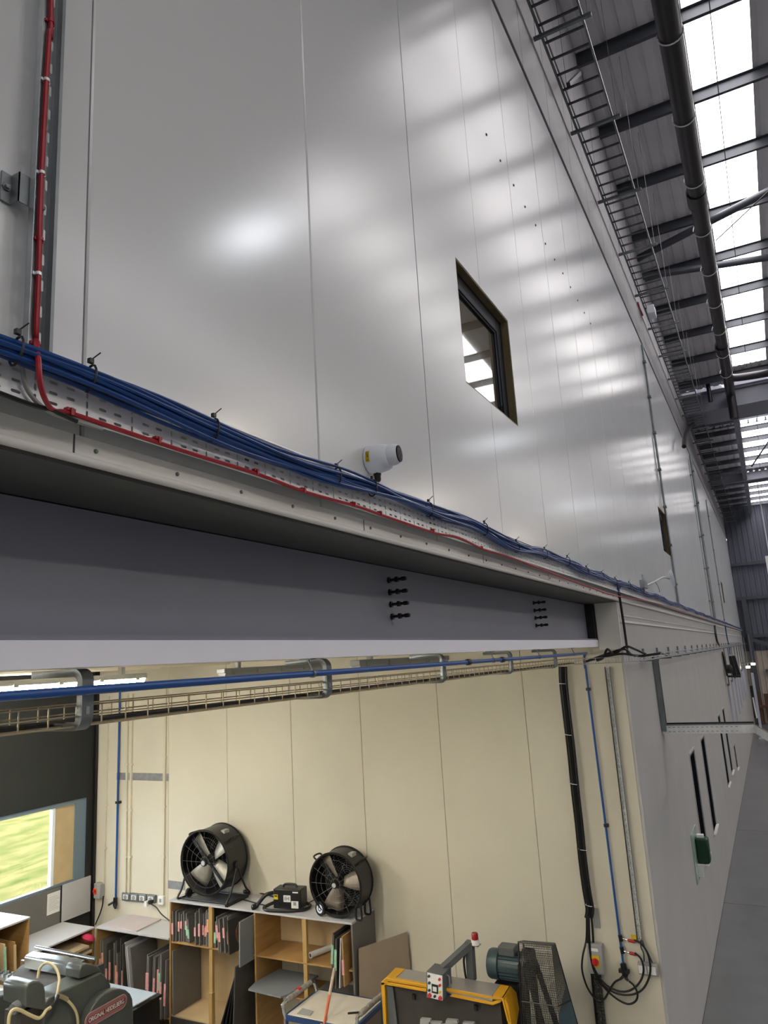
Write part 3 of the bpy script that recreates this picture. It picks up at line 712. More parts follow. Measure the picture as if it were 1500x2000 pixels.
# black drop from the blue bundle, with short blue tails
o = thing('black_drop', 'black sleeve dropping from the blue bundle to the basket at the corner', 'cable', (9, 1.45, 4.8))
MB().tube(smooth_path([P(x, y, Y=1.44) for x, y in ((1208, 1150), (1210, 1165), (1213, 1185), (1219, 1225), (1224, 1262), (1226, 1276))]), .014, 8).build('sleeve', M_BLACK, o)
for i, pp in enumerate((((1200, 1139), (1207, 1147), (1209, 1158)), ((1214, 1143), (1210, 1150), (1209, 1158)), ((1207, 1139), (1206, 1150), (1210, 1160)))): MB().tube(smooth_path([P(x, y, Y=1.425) for x, y in pp]), .006, 6).build('blue_tail', M_BLUE, o)
o = thing('black_drop', 'black sleeve dropping to the basket beside the thick conduit', 'cable', (27, 1.45, 4.8))
MB().tube(smooth_path([P(x, y, Y=1.44) for x, y in ((1396, 1222), (1398, 1240), (1401, 1254), (1405, 1261))]), .03, 8).build('sleeve', M_BLACK, o)
o = thing('blue_drop', 'blue cable tails dropping from the bundle far down the hall', 'cable', (30, 1.45, 4.8))
MB().tube(smooth_path([P(x, y, Y=1.44) for x, y in ((1416, 1220), (1420, 1245), (1424, 1262), (1426, 1278))]), .02, 8).build('sleeve', M_BLUE, o)

# ================================================================== LAMPS
def batten(x0, x1, y, label, on=True):
    t = thing('batten_light', label, 'light', ((x0 + x1) / 2, y, 4.915), 'batten lights of the bay')
    z = 4.79
    MB().box((x0, y - .05, z), (x1, y + .05, z + .045)).build('body', M_GREYPL, t, bevel=.008)
    b = MB(); b.prism([(x0 + .02, y - .045, z), (x0 + .02, y - .03, z - .032), (x0 + .02, y + .03, z - .032), (x0 + .02, y + .045, z)], (x1 - x0 - .04, 0, 0))
    b.build('diffuser', M_TUBE if on else M_GREYPL, t)
    n = 5
    for k in range(n):
        x = x0 + .12 + (x1 - x0 - .24) * k / (n - 1)
        MB().box((x - .02, y - .058, z - .012), (x + .02, y - .05, z + .03)).build('clip', M_GREYPL, t)
    for x in (x0 + .25, x1 - .25): MB().box((x - .02, y - .02, z + .045), (x + .02, y + .02, 4.956)).build('mount', M_GREYPL, t)
batten(1.2, 3.0, 5.0, 'lit batten light nearest the left picture edge, behind the blue pipe')
batten(3.05, 4.85, 5.0, 'lit batten light seen just right of the nearest channel bracket')
batten(5.3, 7.1, 4.5, 'unlit grey batten light behind the second channel bracket', False)
batten(2.2, 4.0, 8.2, 'lit batten light deep in the bay near the dark wall')
batten(5.0, 6.8, 8.2, 'lit batten light deep in the bay close to the cream wall')
batten(-1.6, .2, 3.2, 'lit batten light of the bay out past the picture edge')
batten(5.0, 6.8, 2.9, 'unlit batten light just inside the girder', False)
def highbay(x, y, z, label):
    t = thing('highbay_lamp', label, 'lamp', (x, y, z), 'high-bay lamps under the roof')
    MB().lathe([(.06, .16), (.26, .12), (.33, .0), (.325, 0)], (x, y, z), (0, 0, 1), 20).build('housing', M_BLACKM, t)
    MB().lathe([(0, -.004), (.3, -.004), (.3, .02), (0, .02)], (x, y, z), (0, 0, 1), 20).build('lens', M_LAMP if y > -5 else M_LAMPW, t)
    MB().tube([(x, y, z + .15), (x, y, max(ZR(x), ZR2) + .05)], .006, 5).build('hanger', M_GALV, t)
for i, (x, y) in enumerate(((7.15, -2.45), (18.6, -3.0), (29, -3.2), (40, -3.2), (3, -9), (14, -9), (25, -9), (36, -9))):
    highbay(x, y, 10.6, 'round high-bay lamp over the aisle, ' + ('first second third fourth'.split()[i % 4]) + (' of the row nearest the white wall' if i < 4 else ' of the row farther from the white wall'))

# ================================================================== FITTINGS ON THE CREAM WALL
WX = BX - .001
def wpt(x, y, d=.02): return P(x, y, X=BX - d)
# blue air drop at the right end
ad = thing('air_drop', 'blue air pipe down the right end of the cream wall with a manifold', 'pipe', wpt(1218, 1890))
MB().tube([wpt(1143, 1300, .035), wpt(1218, 1888, .035)], .0125, 10).build('pipe', M_BLUEPIPE, ad)
for p in ((1149, 1346), (1184, 1612)): q = wpt(*p, .033); MB().box(q + V((-.018, -.024, -.016)), q + V((.03, .024, .016))).build('pipe_clip', M_BLACK, ad)
for (p, e) in (((1212, 1832), (1226, 1836)), ((1215, 1856), (1229, 1861))):
    q = wpt(*p, .036); MB().lathe([(.019, -.03), (.022, -.03), (.022, .03), (.019, .03)], q, (0, .1, 1), 12).build('tee_block', M_BLACK, ad)
    k = wpt(e[0], e[1], .06); MB().tube([q, k], .008, 8).build('nipple', M_CHROME, ad)
    d = (wpt(e[0] + 12, e[1] + 3, .07) - k).normalized(); MB().lathe([(.011, 0), (.016, .01), (.016, .07), (.011, .08)], k, d, 12).build('red_coupler', M_RED, ad)
q = wpt(1219, 1893, .045); MB().lathe([(.02, -.06), (.032, -.05), (.034, .05), (.022, .07), (.012, .10)], q, (0, -.1, -1), 12).box(q + V((-.03, -.055, -.03)), q + V((.02, .055, .0))).build('manifold', M_BLACK, ad)
for e in ((1212, 1912), (1227, 1916)): MB().tube([wpt(1219, 1905, .05), wpt(*e, .06)], .014, 8).build('hose_tail', M_BLACK, ad)
HS = [((1238, 1836), (1252, 1843), (1264, 1860), (1270, 1885), (1268, 1908), (1257, 1930), (1240, 1941), (1218, 1943), (1195, 1936), (1172, 1917), (1155, 1880), (1147, 1830), (1147, 1790)),
      ((1240, 1861), (1252, 1873), (1257, 1893), (1253, 1912), (1242, 1927), (1226, 1936), (1205, 1935), (1180, 1920), (1160, 1890), (1151, 1850), (1149, 1790)),
      ((1212, 1912), (1200, 1919), (1190, 1935), (1182, 1949), (1172, 1955), (1160, 1948), (1146, 1926), (1137, 1895), (1138, 1868), (1145, 1835), (1146, 1790)),
      ((1228, 1916), (1238, 1925), (1245, 1940), (1243, 1953), (1234, 1960), (1222, 1960), (1205, 1951), (1184, 1933), (1166, 1908), (1154, 1870), (1150, 1790))]
HL = ['black air hose in the widest loop, from the upper red coupler', 'black air hose looping from the lower red coupler', 'black air hose looping left from the manifold under the isolator', 'black air hose hanging lowest, from the right of the manifold']
for i, h in enumerate(HS):
    o = MB().tube(smooth_path([wpt(x, y, .07 + .02 * (i % 2)) for x, y in h], 6), .0105, 8).build('air_hose', M_BLACK); tag(o, HL[i], 'hose', 'air hoses at the wall manifold')
# thick black cable bundle
bd = thing('cable_drop', 'thick bundle of black cables strapped down the cream wall', 'cable bundle', wpt(1150, 1790))
bl = ((1099, 1302), (1100, 1330), (1104, 1370), (1110, 1420), (1116, 1470), (1123, 1540), (1131, 1610), (1138, 1680), (1146, 1740), (1152, 1775), (1150, 1792))
for i in range(5):
    MB().tube(smooth_path([wpt(x + (i - 2) * 3.2, y, .03 + .02 * ((i * 2) % 3)) for x, y in bl], 4), .013, 8).build('cable', M_BLACK, bd)
MB().tube(smooth_path([wpt(1152, 1772, .04), wpt(1156, 1800, .04), wpt(1158, 1825, .04), wpt(1159, 1846, .04)], 4), .012, 8).build('cable', M_BLACK, bd)
for (x, y) in ((1097, 1335), (1111, 1435), (1122, 1531), (1138, 1659), (1152, 1768)):
    q = wpt(x + 1, y, .05); MB().tube([q + V((.035 * math.cos(R(a)), .05 * math.sin(R(a)), .005 * math.sin(R(a)))) for a in range(0, 360, 24)], .004, 5, closed=True).build('cable_strap', M_GALVB, bd)
bk = MB().box((BX - .012, wpt(1163, 1780).y - .03, 1.82), (BX - .001, wpt(1163, 1780).y + .03, 2.02)).build('backing_strip', M_GREYPL, bd)
# isolator under it
q = wpt(1166, 1868, 0); iso = thing('isolator_switch', 'grey isolator box with a red knob below the thick black bundle', 'switch', q)
MB().box((BX - .09, q.y - .085, q.z - .15), (BX, q.y + .085, q.z + .15)).build('box', M_GREYPL, iso, bevel=.012)
MB().box((BX - .094, q.y - .045, q.z - .075), (BX - .09, q.y + .05, q.z + .04)).build('yellow_plate', M_YELLOW, iso)
MB().lathe([(.036, 0), (.036, .02), (.0, .02)], (BX - .094, q.y, q.z - .02), (-1, 0, 0), 20).box((BX - .135, q.y - .008, q.z - .05), (BX - .11, q.y + .008, q.z + .01)).build('knob', M_REDKNOB, iso)
MB().box((BX - .092, q.y - .04, q.z + .08), (BX - .09, q.y + .06, q.z + .11)).build('name_plate', M_PAPER, iso)
q2 = wpt(1172, 1960, 0)
ut = thing('upright_tray', 'dark slotted tray running down from the isolator to the floor', 'cable tray', (BX - .02, q2.y, 0))
b = MB()
for k in range(24): slot_plate(b, lambda s_, t_: (BX - .03, s_, t_), None, q2.y - .05, q2.y + .05, .06 * k, .06 * k + .06, [(q2.y - .006, q2.y + .006, .06 * k + .015, .06 * k + .045)])
b.build('tray_plate', M_BOARDD, ut, solid=.002)
MB().box((BX - .06, q2.y + .045, 0), (BX - .001, q2.y + .055, 1.44)).build('side_flange', M_BLACK, ut)
# galvanised tray at the right
tp = [wpt(1186, 1302, .02), wpt(1250, 1838, .02)]
ct = thing('drop_tray', 'narrow bright cable tray dropping near the right edge of the cream wall', 'cable tray', wpt(1250, 1838))
dz = (tp[1] - tp[0]); n = 46
b = MB()
for k in range(n):
    a, c = tp[0] + dz * (k / n), tp[0] + dz * ((k + 1) / n); e = V((0, .024, 0))
    f = lambda s_, t_: tuple(a + (c - a) * t_ + e * s_)
    slot_plate(b, f, None, -1, 1, 0, 1, [(-.25, .25, .25, .75)])
b.build('tray_plate', M_GALVB, ct, solid=.0012)
for s in (1, -1): MB().bar(tp[0] + V((-.012, .026 * s, 0)), tp[1] + V((-.012, .026 * s, 0)), .003, .028, V((1, 0, 0))).build('side_flange', M_BLACK if s > 0 else M_GALVD, ct)
q = wpt(1265, 1890, 0); sk = thing('wall_socket', 'grey double socket at the foot of the narrow tray', 'socket', q)
MB().box((BX - .06, q.y - .11, q.z - .055), (BX, q.y + .09, q.z + .06)).build('box', M_GREYPL, sk, bevel=.008)
for dy in (.045, -.05): MB().box((BX - .064, q.y + dy - .04, q.z - .04), (BX - .06, q.y + dy + .04, q.z + .035)).build('face_plate', M_PAPER, sk)
for pp in (((1252, 1836), (1252, 1850), (1257, 1862), (1258, 1878)), ((1254, 1836), (1259, 1850), (1266, 1862), (1274, 1880))):
    MB().tube(smooth_path([wpt(x, y, .03) for x, y in pp]), .008, 8).build('lead', M_MOTOR, sk)
q = wpt(1250, 1833, 0); o = MB().box((BX - .003, q.y - .0, q.z - .04), (BX - .0005, q.y + .09, q.z + .03)).build('warning_sticker', M_YELLOW); tag(o, 'small yellow sticker beside the narrow tray', 'sticker')
# left side: pipes, trunking, sockets
ad2 = thing('air_drop', 'blue air pipe down the left part of the cream wall', 'pipe', wpt(225, 1765))
MB().tube([wpt(235, 1300, .04), wpt(226, 1756, .04)], .016, 10).build('pipe', M_BLUEPIPE, ad2)
q = wpt(231, 1567, .04); MB().box(q + V((-.03, -.035, -.018)), q + V((.035, .035, .018))).build('pipe_clip', M_BLACK, ad2)
q = wpt(225, 1760, .05); MB().lathe([(.02, -.05), (.03, -.05), (.034, .05), (.02, .09)], q, (0, 0, -1), 12).tube([q, q + V((-.05, .09, -.05))], .016, 8).tube([q, q + V((-.04, -.05, -.09))], .016, 8).build('outlet', M_BLACK, ad2)
M_PALE = mat('pale_trunking', 'd3ccb6', .5)
def trunk(label, pts, wd=.03, group='grey conduits on the cream wall'):
    t = thing('wall_trunking', label, 'conduit', wpt(*pts[-1]), group)
    a = [wpt(x, y, .016) for x, y in pts]
    for c, d in zip(a, a[1:]): MB().bar(c, d, wd, .03, V((1, 0, 0))).build('length', M_PALE, t)
    for k in range(4):
        m = a[0].lerp(a[-1], (k + .6) / 4.4); MB().box(m + V((-.02, -.035, -.012)), m + V((.015, .035, .012))).build('saddle', M_PALE, t)
    return t
trunk('slim grey conduit left of the blue pipe, ending at the isolator', ((213, 1360), (203, 1726)), .02)
trunk('pale trunking just right of the left blue pipe', ((250, 1355), (245, 1748)), .032)
trunk('pale trunking second right of the left blue pipe', ((259, 1355), (252, 1748)), .032)
trunk('wide pale trunking dropping to the single switch at the panel seam', ((324, 1330), (318, 1755)), .045)
for (a, c, l) in (((228, 1517), (330, 1517), 'strip of silver tape across the pale trunking high on the cream wall'), ((328, 1727), (362, 1731), 'strip of silver tape behind the left drum fan')):
    pa, pc = wpt(*a, 0), wpt(*c, 0); z = (pa.z + pc.z) / 2
    o = MB().box((BX - .003, pc.y, z - .055), (BX - .0008, pa.y, z + .055)).build('tape_strip', M_TAPE); tag(o, l, 'tape')
q = wpt(199, 1737, 0); s2 = thing('isolator_switch', 'grey isolator box with an orange knob left of the blue pipe', 'switch', q)
MB().box((BX - .10, q.y - .07, q.z - .11), (BX, q.y + .07, q.z + .11)).build('box', M_GREYPL, s2, bevel=.012)
MB().box((BX - .104, q.y - .0, q.z - .05), (BX - .1, q.y + .07, q.z + .04)).build('switch_plate', M_ORSW, s2)
MB().lathe([(.025, 0), (.025, .02), (0, .02)], (BX - .104, q.y + .04, q.z), (-1, 0, 0), 16).build('knob', M_REDKNOB, s2)
MB().tube(smooth_path([wpt(202, 1750, .05), wpt(200, 1768, .06), wpt(195, 1785, .07), wpt(186, 1806, .1)]), .010, 8).build('lead', M_BLACK, s2)
for i, px in enumerate((250, 266, 282, 299)):
    q = wpt(px, 1750 + .25 * (px - 250) * .35, 0)
    t = thing('wall_socket', ['metal socket first in the row above the laid board, left end', 'metal socket second in the row above the laid board', 'metal socket third in the row above the laid board', 'metal socket last in the row, with plugs in it'][i], 'socket', q, 'metal sockets in a row')
    MB().box((BX - .05, q.y - .082, q.z - .055), (BX, q.y + .082, q.z + .055)).build('box', M_GALVD, t, bevel=.008)
    MB().box((BX - .054, q.y - .05, q.z - .03), (BX - .05, q.y + .05, q.z + .035)).build('face_plate', M_PAPER, t)
    MB().lathe([(.03, 0), (.03, .006), (0, .006)], (BX - .054, q.y, q.z), (-1, 0, 0), 14).build('outlet', M_GREYPL, t)
    if i == 3:
        MB().box((BX - .11, q.y - .06, q.z - .05), (BX - .05, q.y - .01, q.z)).build('plug', M_BLACK, t); MB().box((BX - .11, q.y + .02, q.z - .09), (BX - .05, q.y + .07, q.z - .02)).build('plug', M_PAPER, t)
        MB().tube(smooth_path([V((BX - .1, q.y - .04, q.z - .04)), wpt(305, 1772, .08), wpt(315, 1785, .08), wpt(332, 1799, .1)]), .008, 6).build('lead', M_BLACK, t)
q = wpt(318, 1757, 0); t = thing('wall_switch', 'small white switch at the foot of the wide trunking', 'switch', q)
MB().box((BX - .05, q.y - .05, q.z - .06), (BX, q.y + .05, q.z + .06)).build('box', M_PAPER, t, bevel=.008); MB().box((BX - .056, q.y - .018, q.z - .025), (BX - .05, q.y + .018, q.z + .025)).build('rocker', M_GREYPL, t)

# ================================================================== SHELVING
SX, SD = 8.14, BX - .005
def panelbox(parent, name, a, c, m, bev=.003): return MB().box(a, c).build(name, m, parent, bevel=bev)
sa = thing('tall_shelf_unit', 'tall plywood shelf unit with a grey top carrying the two drum fans', 'shelf unit', (8.42, 6.4, 0))
panelbox(sa, 'top', (SX - .01, 4.93, 1.745), (SD, 7.86, 1.77), M_LAM)
panelbox(sa, 'side_panel', (SX, 7.835, 0), (SD, 7.86, 1.745), M_WOOD)
panelbox(sa, 'side_panel', (SX, 4.93, 0), (SD, 4.955, 1.745), M_LAMD)
panelbox(sa, 'centre_panel', (SX, 6.385, 0), (SD, 6.41, 1.745), M_WOOD)
panelbox(sa, 'back_panel', (SD - .012, 6.41, .33), (SD, 7.835, 1.745), M_WOODL)
panelbox(sa, 'back_panel', (SD - .012, 4.955, 1.25), (SD, 6.385, 1.745), M_WOODL)
panelbox(sa, 'shelf', (SX + .01, 6.41, 1.225), (SD - .012, 7.835, 1.245), M_WOOD)
panelbox(sa, 'shelf', (SX + .01, 4.955, 1.225), (SD - .012, 6.385, 1.245), M_WOOD)
panelbox(sa, 'shelf', (SX + .01, 6.41, .33), (SD - .012, 7.835, .352), M_WOODL)
panelbox(sa, 'shelf', (SX + .01, 4.955, .82), (SD - .012, 6.385, .84), M_WOOD)
panelbox(sa, 'plinth', (SX, 6.41, .2), (SX + .02, 7.835, .33), M_MDARK)
for y in (7.13, 5.63):
    panelbox(sa, 'batten', (SX - .004, y - .03, 1.245), (SX + .04, y + .03, 1.745), M_BATTENW)
    panelbox(sa, 'batten', (SX - .004, y - .028, .84 if y < 6 else .6), (SX + .04, y + .028, 1.225), M_BATTENW)
panelbox(sa, 'batten', (SX - .03, 7.09, .352), (SX + .03, 7.15, .72), M_BATTENW)
sb = thing('low_shelf_unit', 'low shelf unit in the corner, packed with large die boards', 'shelf unit', (8.42, 8.55, 0))
panelbox(sb, 'top', (SX - .01, 7.865, 1.262), (SD, 9.29, 1.285), M_LAM)
panelbox(sb, 'side_panel', (SX, 9.265, 0), (SD, 9.29, 1.262), M_WOOD)
panelbox(sb, 'back_panel', (SD - .012, 7.87, 0), (SD, 9.265, 1.262), M_WOODL)
panelbox(sb, 'shelf', (SX + .01, 7.87, .28), (SD - .012, 9.265, .30), M_WOOD)
s3 = thing('window_bench', 'low bench unit with a pale top under the window', 'shelf unit', (7.6, 9.6, 0))
panelbox(s3, 'top', (7.06, 9.3, 1.262), (8.13, DW - .015, 1.285), M_LAM)
panelbox(s3, 'side_panel', (8.105, 9.31, 0), (8.13, DW - .015, 1.262), M_WOOD)
panelbox(s3, 'side_panel', (7.075, 9.31, 0), (7.1, DW - .015, 1.262), M_WOOD)
panelbox(s3, 'shelf', (7.1, 9.32, .95), (8.105, DW - .015, .965), M_WOOD)
panelbox(s3, 'back_panel', (7.1, DW - .03, 0), (8.105, DW - .015, 1.262), M_MDARK)
s4 = thing('left_shelf_unit', 'higher shelf unit at the left picture edge, full of edged die boards', 'shelf unit', (6.2, 9.5, 0))
panelbox(s4, 'top', (4.5, 9.29, 1.725), (7.05, DW - .015, 1.75), M_LAM)
panelbox(s4, 'side_panel', (7.025, 9.3, 0), (7.05, DW - .015, 1.725), M_WOOD)
panelbox(s4, 'shelf', (4.5, 9.31, .78), (7.025, DW - .015, .8), M_WOOD)
panelbox(s4, 'back_panel', (4.5, DW - .03, 0), (7.025, DW - .015, 1.725), M_MDARK)
o = MB().box((8.105, DW - .03, 1.286), (8.62, DW - .0125, 1.80)).build('white_board', M_LAM, bevel=.002); tag(o, 'pale board standing on the bench against the dark wall corner', 'board')
o = MB().box((7.85, DW - .016, 1.45), (8.07, DW - .0125, 1.74)).build('paper_notice', M_PAPER); tag(o, 'white paper notice fixed below the window', 'notice')
for k in range(9): MB().box((7.88, DW - .0172, 1.68 - .022 * k), (8.02 + .02 * ((k * 7) % 3), DW - .0162, 1.684 - .022 * k)).build('text_line', M_GREYPL, o)
ang = R(2)
o = MB().prism([(8.176, 9.14, 1.287), (8.166, 8.5, 1.287), (8.66, 8.52, 1.287), (8.665, 9.12, 1.287)], (0, 0, .016)).build('laid_board', mat('pale_pink_board', 'c3b7b6', .5, noise=(4, .05))); tag(o, 'thin pale board lying flat on the corner shelf unit', 'board')
# paper and cloth on the window bench
for i, (x0, x1, z, r) in enumerate(((7.2, 7.95, 1.06, .05), (7.3, 8.0, .99, .04))):
    o = MB().prism([(x0, 9.22, z), (x1, 9.2, z + .02), (x1 + .03, 9.8, z + .03), (x0, 9.8, z + .02)], (0, 0, .03)).build('paper_pack', mat('kraft_paper', 'b9a88a', .7)); tag(o, ['upper pack of tan paper on the window bench shelf', 'lower pack of tan paper on the window bench shelf'][i], 'paper')
o = MB().lathe([(0, .05), (.05, .045), (.09, .02), (.1, 0), (.07, -.03), (0, -.04)], (8.0, 9.28, 1.18), (.3, -.3, 1), 14).build('pink_cloth', M_PINKCL); tag(o, 'crumpled pink cloth stuffed at the end of the window bench', 'cloth')

# die boards, each a thing
protos = {}
def die_board(kind, x, y, z, d, h, th, label, group, lean=0, yaw=0, foam=None, fz=.5, fh=.3, m=None):
    t = thing('die_board', label, 'board', (x, y, z), group)
    key = (kind, round(d, 2), round(h, 2), round(th, 3), m and m.name)
    o = bpy.data.objects.new('panel', protos[key]) if key in protos else None
    if o is None:
        me = MB().box((0, -th / 2, 0), (d, th / 2, h)).mesh('panel', m or M_BOARD, False); protos[key] = me; o = bpy.data.objects.new('panel', me)
    COL.objects.link(o); o.parent = t
    if foam:
        e = bpy.data.objects.new('edge_foam', MB().box((-.012, -th / 2 - .006, h * (fz - fh / 2)), (.0, th / 2 + .006, h * (fz + fh / 2))).mesh('edge_foam', foam, False)); COL.objects.link(e); e.parent = t
    t.rotation_euler = (lean, 0, yaw)
    return t
ORD = 'first second third fourth fifth sixth seventh eighth ninth tenth eleventh twelfth thirteenth fourteenth'.split()
def row(ys_, x, z, d, h, label, group, foams, lean=None, hv=.08, th=.018, mats_=None, fz=.5):
    for i, y in enumerate(ys_):
        hh = round((h - hv * random.random()) / .02) * .02; f = foams[i % len(foams)]
        die_board('b', x + random.uniform(-.03, .03), y, z, d, hh, th, (ORD[i] + ' ' + label + ', from its left') if len(ys_) > 1 else label, group, (lean if lean is not None else 0) + R(random.uniform(-1.2, 1.2)), 0, f, fz + random.uniform(-.12, .12), random.uniform(.25, .42), (mats_ or [M_BOARD])[i % len(mats_ or [1])])
yy = [7.80 - .040 * i for i in range(6)] + [7.51 - .01, 7.47]
row(yy[:6], 8.17, 1.246, .48, .42, 'grey die board at the left end of the upper shelf', 'upper-left-end die boards', [M_PINK, None, M_PINK, M_PINK, None])
row([7.56, 7.53], 8.17, 1.246, .48, .38, 'green-edged die board leaning in the upper left shelf', 'leaning green-edged die boards', [M_GREEN, M_GREEN], lean=R(-5))
row([7.43 - .034 * i for i in range(8)], 8.17, 1.246, .48, .45, 'grey die board just left of the upper batten', 'die boards left of the batten', [M_PINK, M_PINK, None, M_PINK, M_PINK, M_ORANGE, M_PINK, M_ORANGE])
row([7.07 - .035 * i for i in range(4)], 8.15, 1.246, .48, .36, 'die board just right of the upper batten', 'die boards right of the batten', [M_GREEN, M_PINK, M_GREEN, M_GREEN], lean=R(2))
row([6.92 - .036 * i for i in range(5)], 8.06, 1.246, .52, .42, 'pink-edged die board jutting from the upper shelf', 'jutting pink-edged die boards', [M_PINK, M_PINK, None, M_PINK, M_ORANGE], lean=R(-3))
dc = die_board('disc', 8.03, 6.73, 1.246, .52, .4, .018, 'wooden die board showing a brown disc, in the upper shelf', 'disc die board', R(-4), R(-4), None, m=M_BOARDD)
o = bpy.data.objects.new('brown_disc', MB().lathe([(0, 0), (.15, 0), (.15, .006), (0, .006)], (.28, -.0095, .19), (0, -1, 0), 24).mesh('brown_disc', mat('brown_disc', '8a5a3c', .6, noise=(6, .15)))); COL.objects.link(o); o.parent = dc
die_board('g', 8.0, 6.50, 1.246, .5, .30, .02, 'short board with orange foam beside the big grey board, upper shelf', 'short die board', R(1), 0, M_ORANGE, .7, .5)
die_board('g', 7.98, 6.475, 1.20, .5, .42, .02, 'board with green foam against the big grey board, upper shelf', 'green die board', R(1), 0, M_GREEN, .6, .6)
die_board('g', 7.88, 6.44, 1.19, .56, .52, .018, 'big clean grey board jutting from the right of the upper left shelf', 'big grey board', R(1), 0, None, m=mat('clean_grey_board', '7d8286', .5))
die_board('h', 8.13, 7.78, .353, .54, .78, .02, 'large dark board standing against the left side of the lower bay', 'large dark board', R(-1), 0, None, m=M_LAMD)
for i in range(4):
    die_board('l', 7.95 - .03 * i, 6.85 - .1 * i, .355, .5, .78 + .02 * i, .018, ['black-edged board leaning furthest left in the lower bay', 'second black-edged board leaning in the lower bay', 'third black-edged board leaning in the lower bay', 'last black-edged board leaning by the centre panel'][i], 'leaning black boards', R(22 - 6 * i), 0, None, m=M_BLACKM if i < 3 else M_BOARDD)
row([5.20, 5.17], 8.05, 1.10, .5, .56, 'dark board with green edging, upper right shelf', 'right-end green die boards', [M_GREEN, None], lean=R(4), mats_=[M_BOARDD])
row([5.12, 5.085], 8.02, 1.08, .55, .6, 'teal-edged board in the upper right shelf corner', 'right-end teal die boards', [M_GREEN, None], lean=R(4), mats_=[M_BOARDD, M_LAM])
row([5.02], 8.05, 1.10, .52, .58, 'wooden die board with pink foam, nearest the right side panel', 'right-end wooden board', [M_PINK], lean=R(1), mats_=[M_WOOD])
row([9.22 - .044 * i for i in range(12)], 8.17, .30, .48, .86, 'large die board in the left half of the corner unit', 'corner-unit boards, left half', [M_PINK, None, M_ORANGE, M_PINK, None], lean=R(-2), hv=.2, mats_=[M_BOARD, M_BOARDD])
row([8.64, 8.60, 8.55, 8.50], 8.17, .30, .48, .84, 'big plain grey board amid the corner unit', 'corner-unit plain boards', [None], lean=R(-8), mats_=[M_LAM, M_BOARD])
row([8.22 - .045 * i for i in range(8)], 8.08, .30, .5, .82, 'die board in the right half of the corner unit', 'corner-unit boards, right half', [M_PINK, M_PINK, None, M_PINK, M_PINK, M_GREEN], lean=R(1), hv=.16)
for i in range(14):
    t = die_board('w', 5.05 + .14 * i, 9.28, .803,   .45, .74 - .02 * (i % 4), .022, ORD[13 - i] + ' wooden die board in the left edge unit, from its right end', 'boards in the left shelf unit', R(-4) , R(90), [M_GREEN, M_WOODL, M_PINK, M_WOODL][i % 4], .5, .9, M_WOOD if i % 2 else M_WOODL)
# boards lying in the right lower compartments, roll
o = MB().prism([P(485, 1935, Z=.93), P(500, 1920, Z=.93), (8.55, 6.33, .93), (8.55, 5.72, .93), P(563, 1945, Z=.93), P(548, 1950, Z=.93)], (0, 0, .02)).build('grey_sheet_board', mat('clean_grey_board', '7d8286', .5)); tag(o, 'grey board jutting out flat from the lower right compartments', 'board')
o = MB().box((8.0, 5.0, .86), (8.6, 5.6, .88)).build('flat_board', M_LAMD); tag(o, 'dark board lying flat in the lowest right compartment', 'board')
ra, rb = P(606, 1866, Z=1.285), P(648, 1850, Z=1.285)
d = (rb - ra).normalized(); o = MB().tube([ra, ra + d * .48], .036, 18).build('paper_roll', M_PAPER); tag(o, 'white paper roll lying on the upper right shelf', 'roll')
MB().lathe([(.022, -.001), (.022, .0005), (0, .0005)], ra, -d, 14).build('core', M_MDARK, o)
# big board leaning by the shelf end
t = MB().prism([(8.12, 4.90, 0), (8.2, 4.89, 1.47), (8.655, 4.46, 1.55), (8.62, 4.40, 0)], (.008, .01, 0)).build('leaning_board', mat('brown_grey_board', '978775', .55, noise=(3, .05))); tag(t, 'large brown board propped upright at the right end of the tall shelf', 'board')

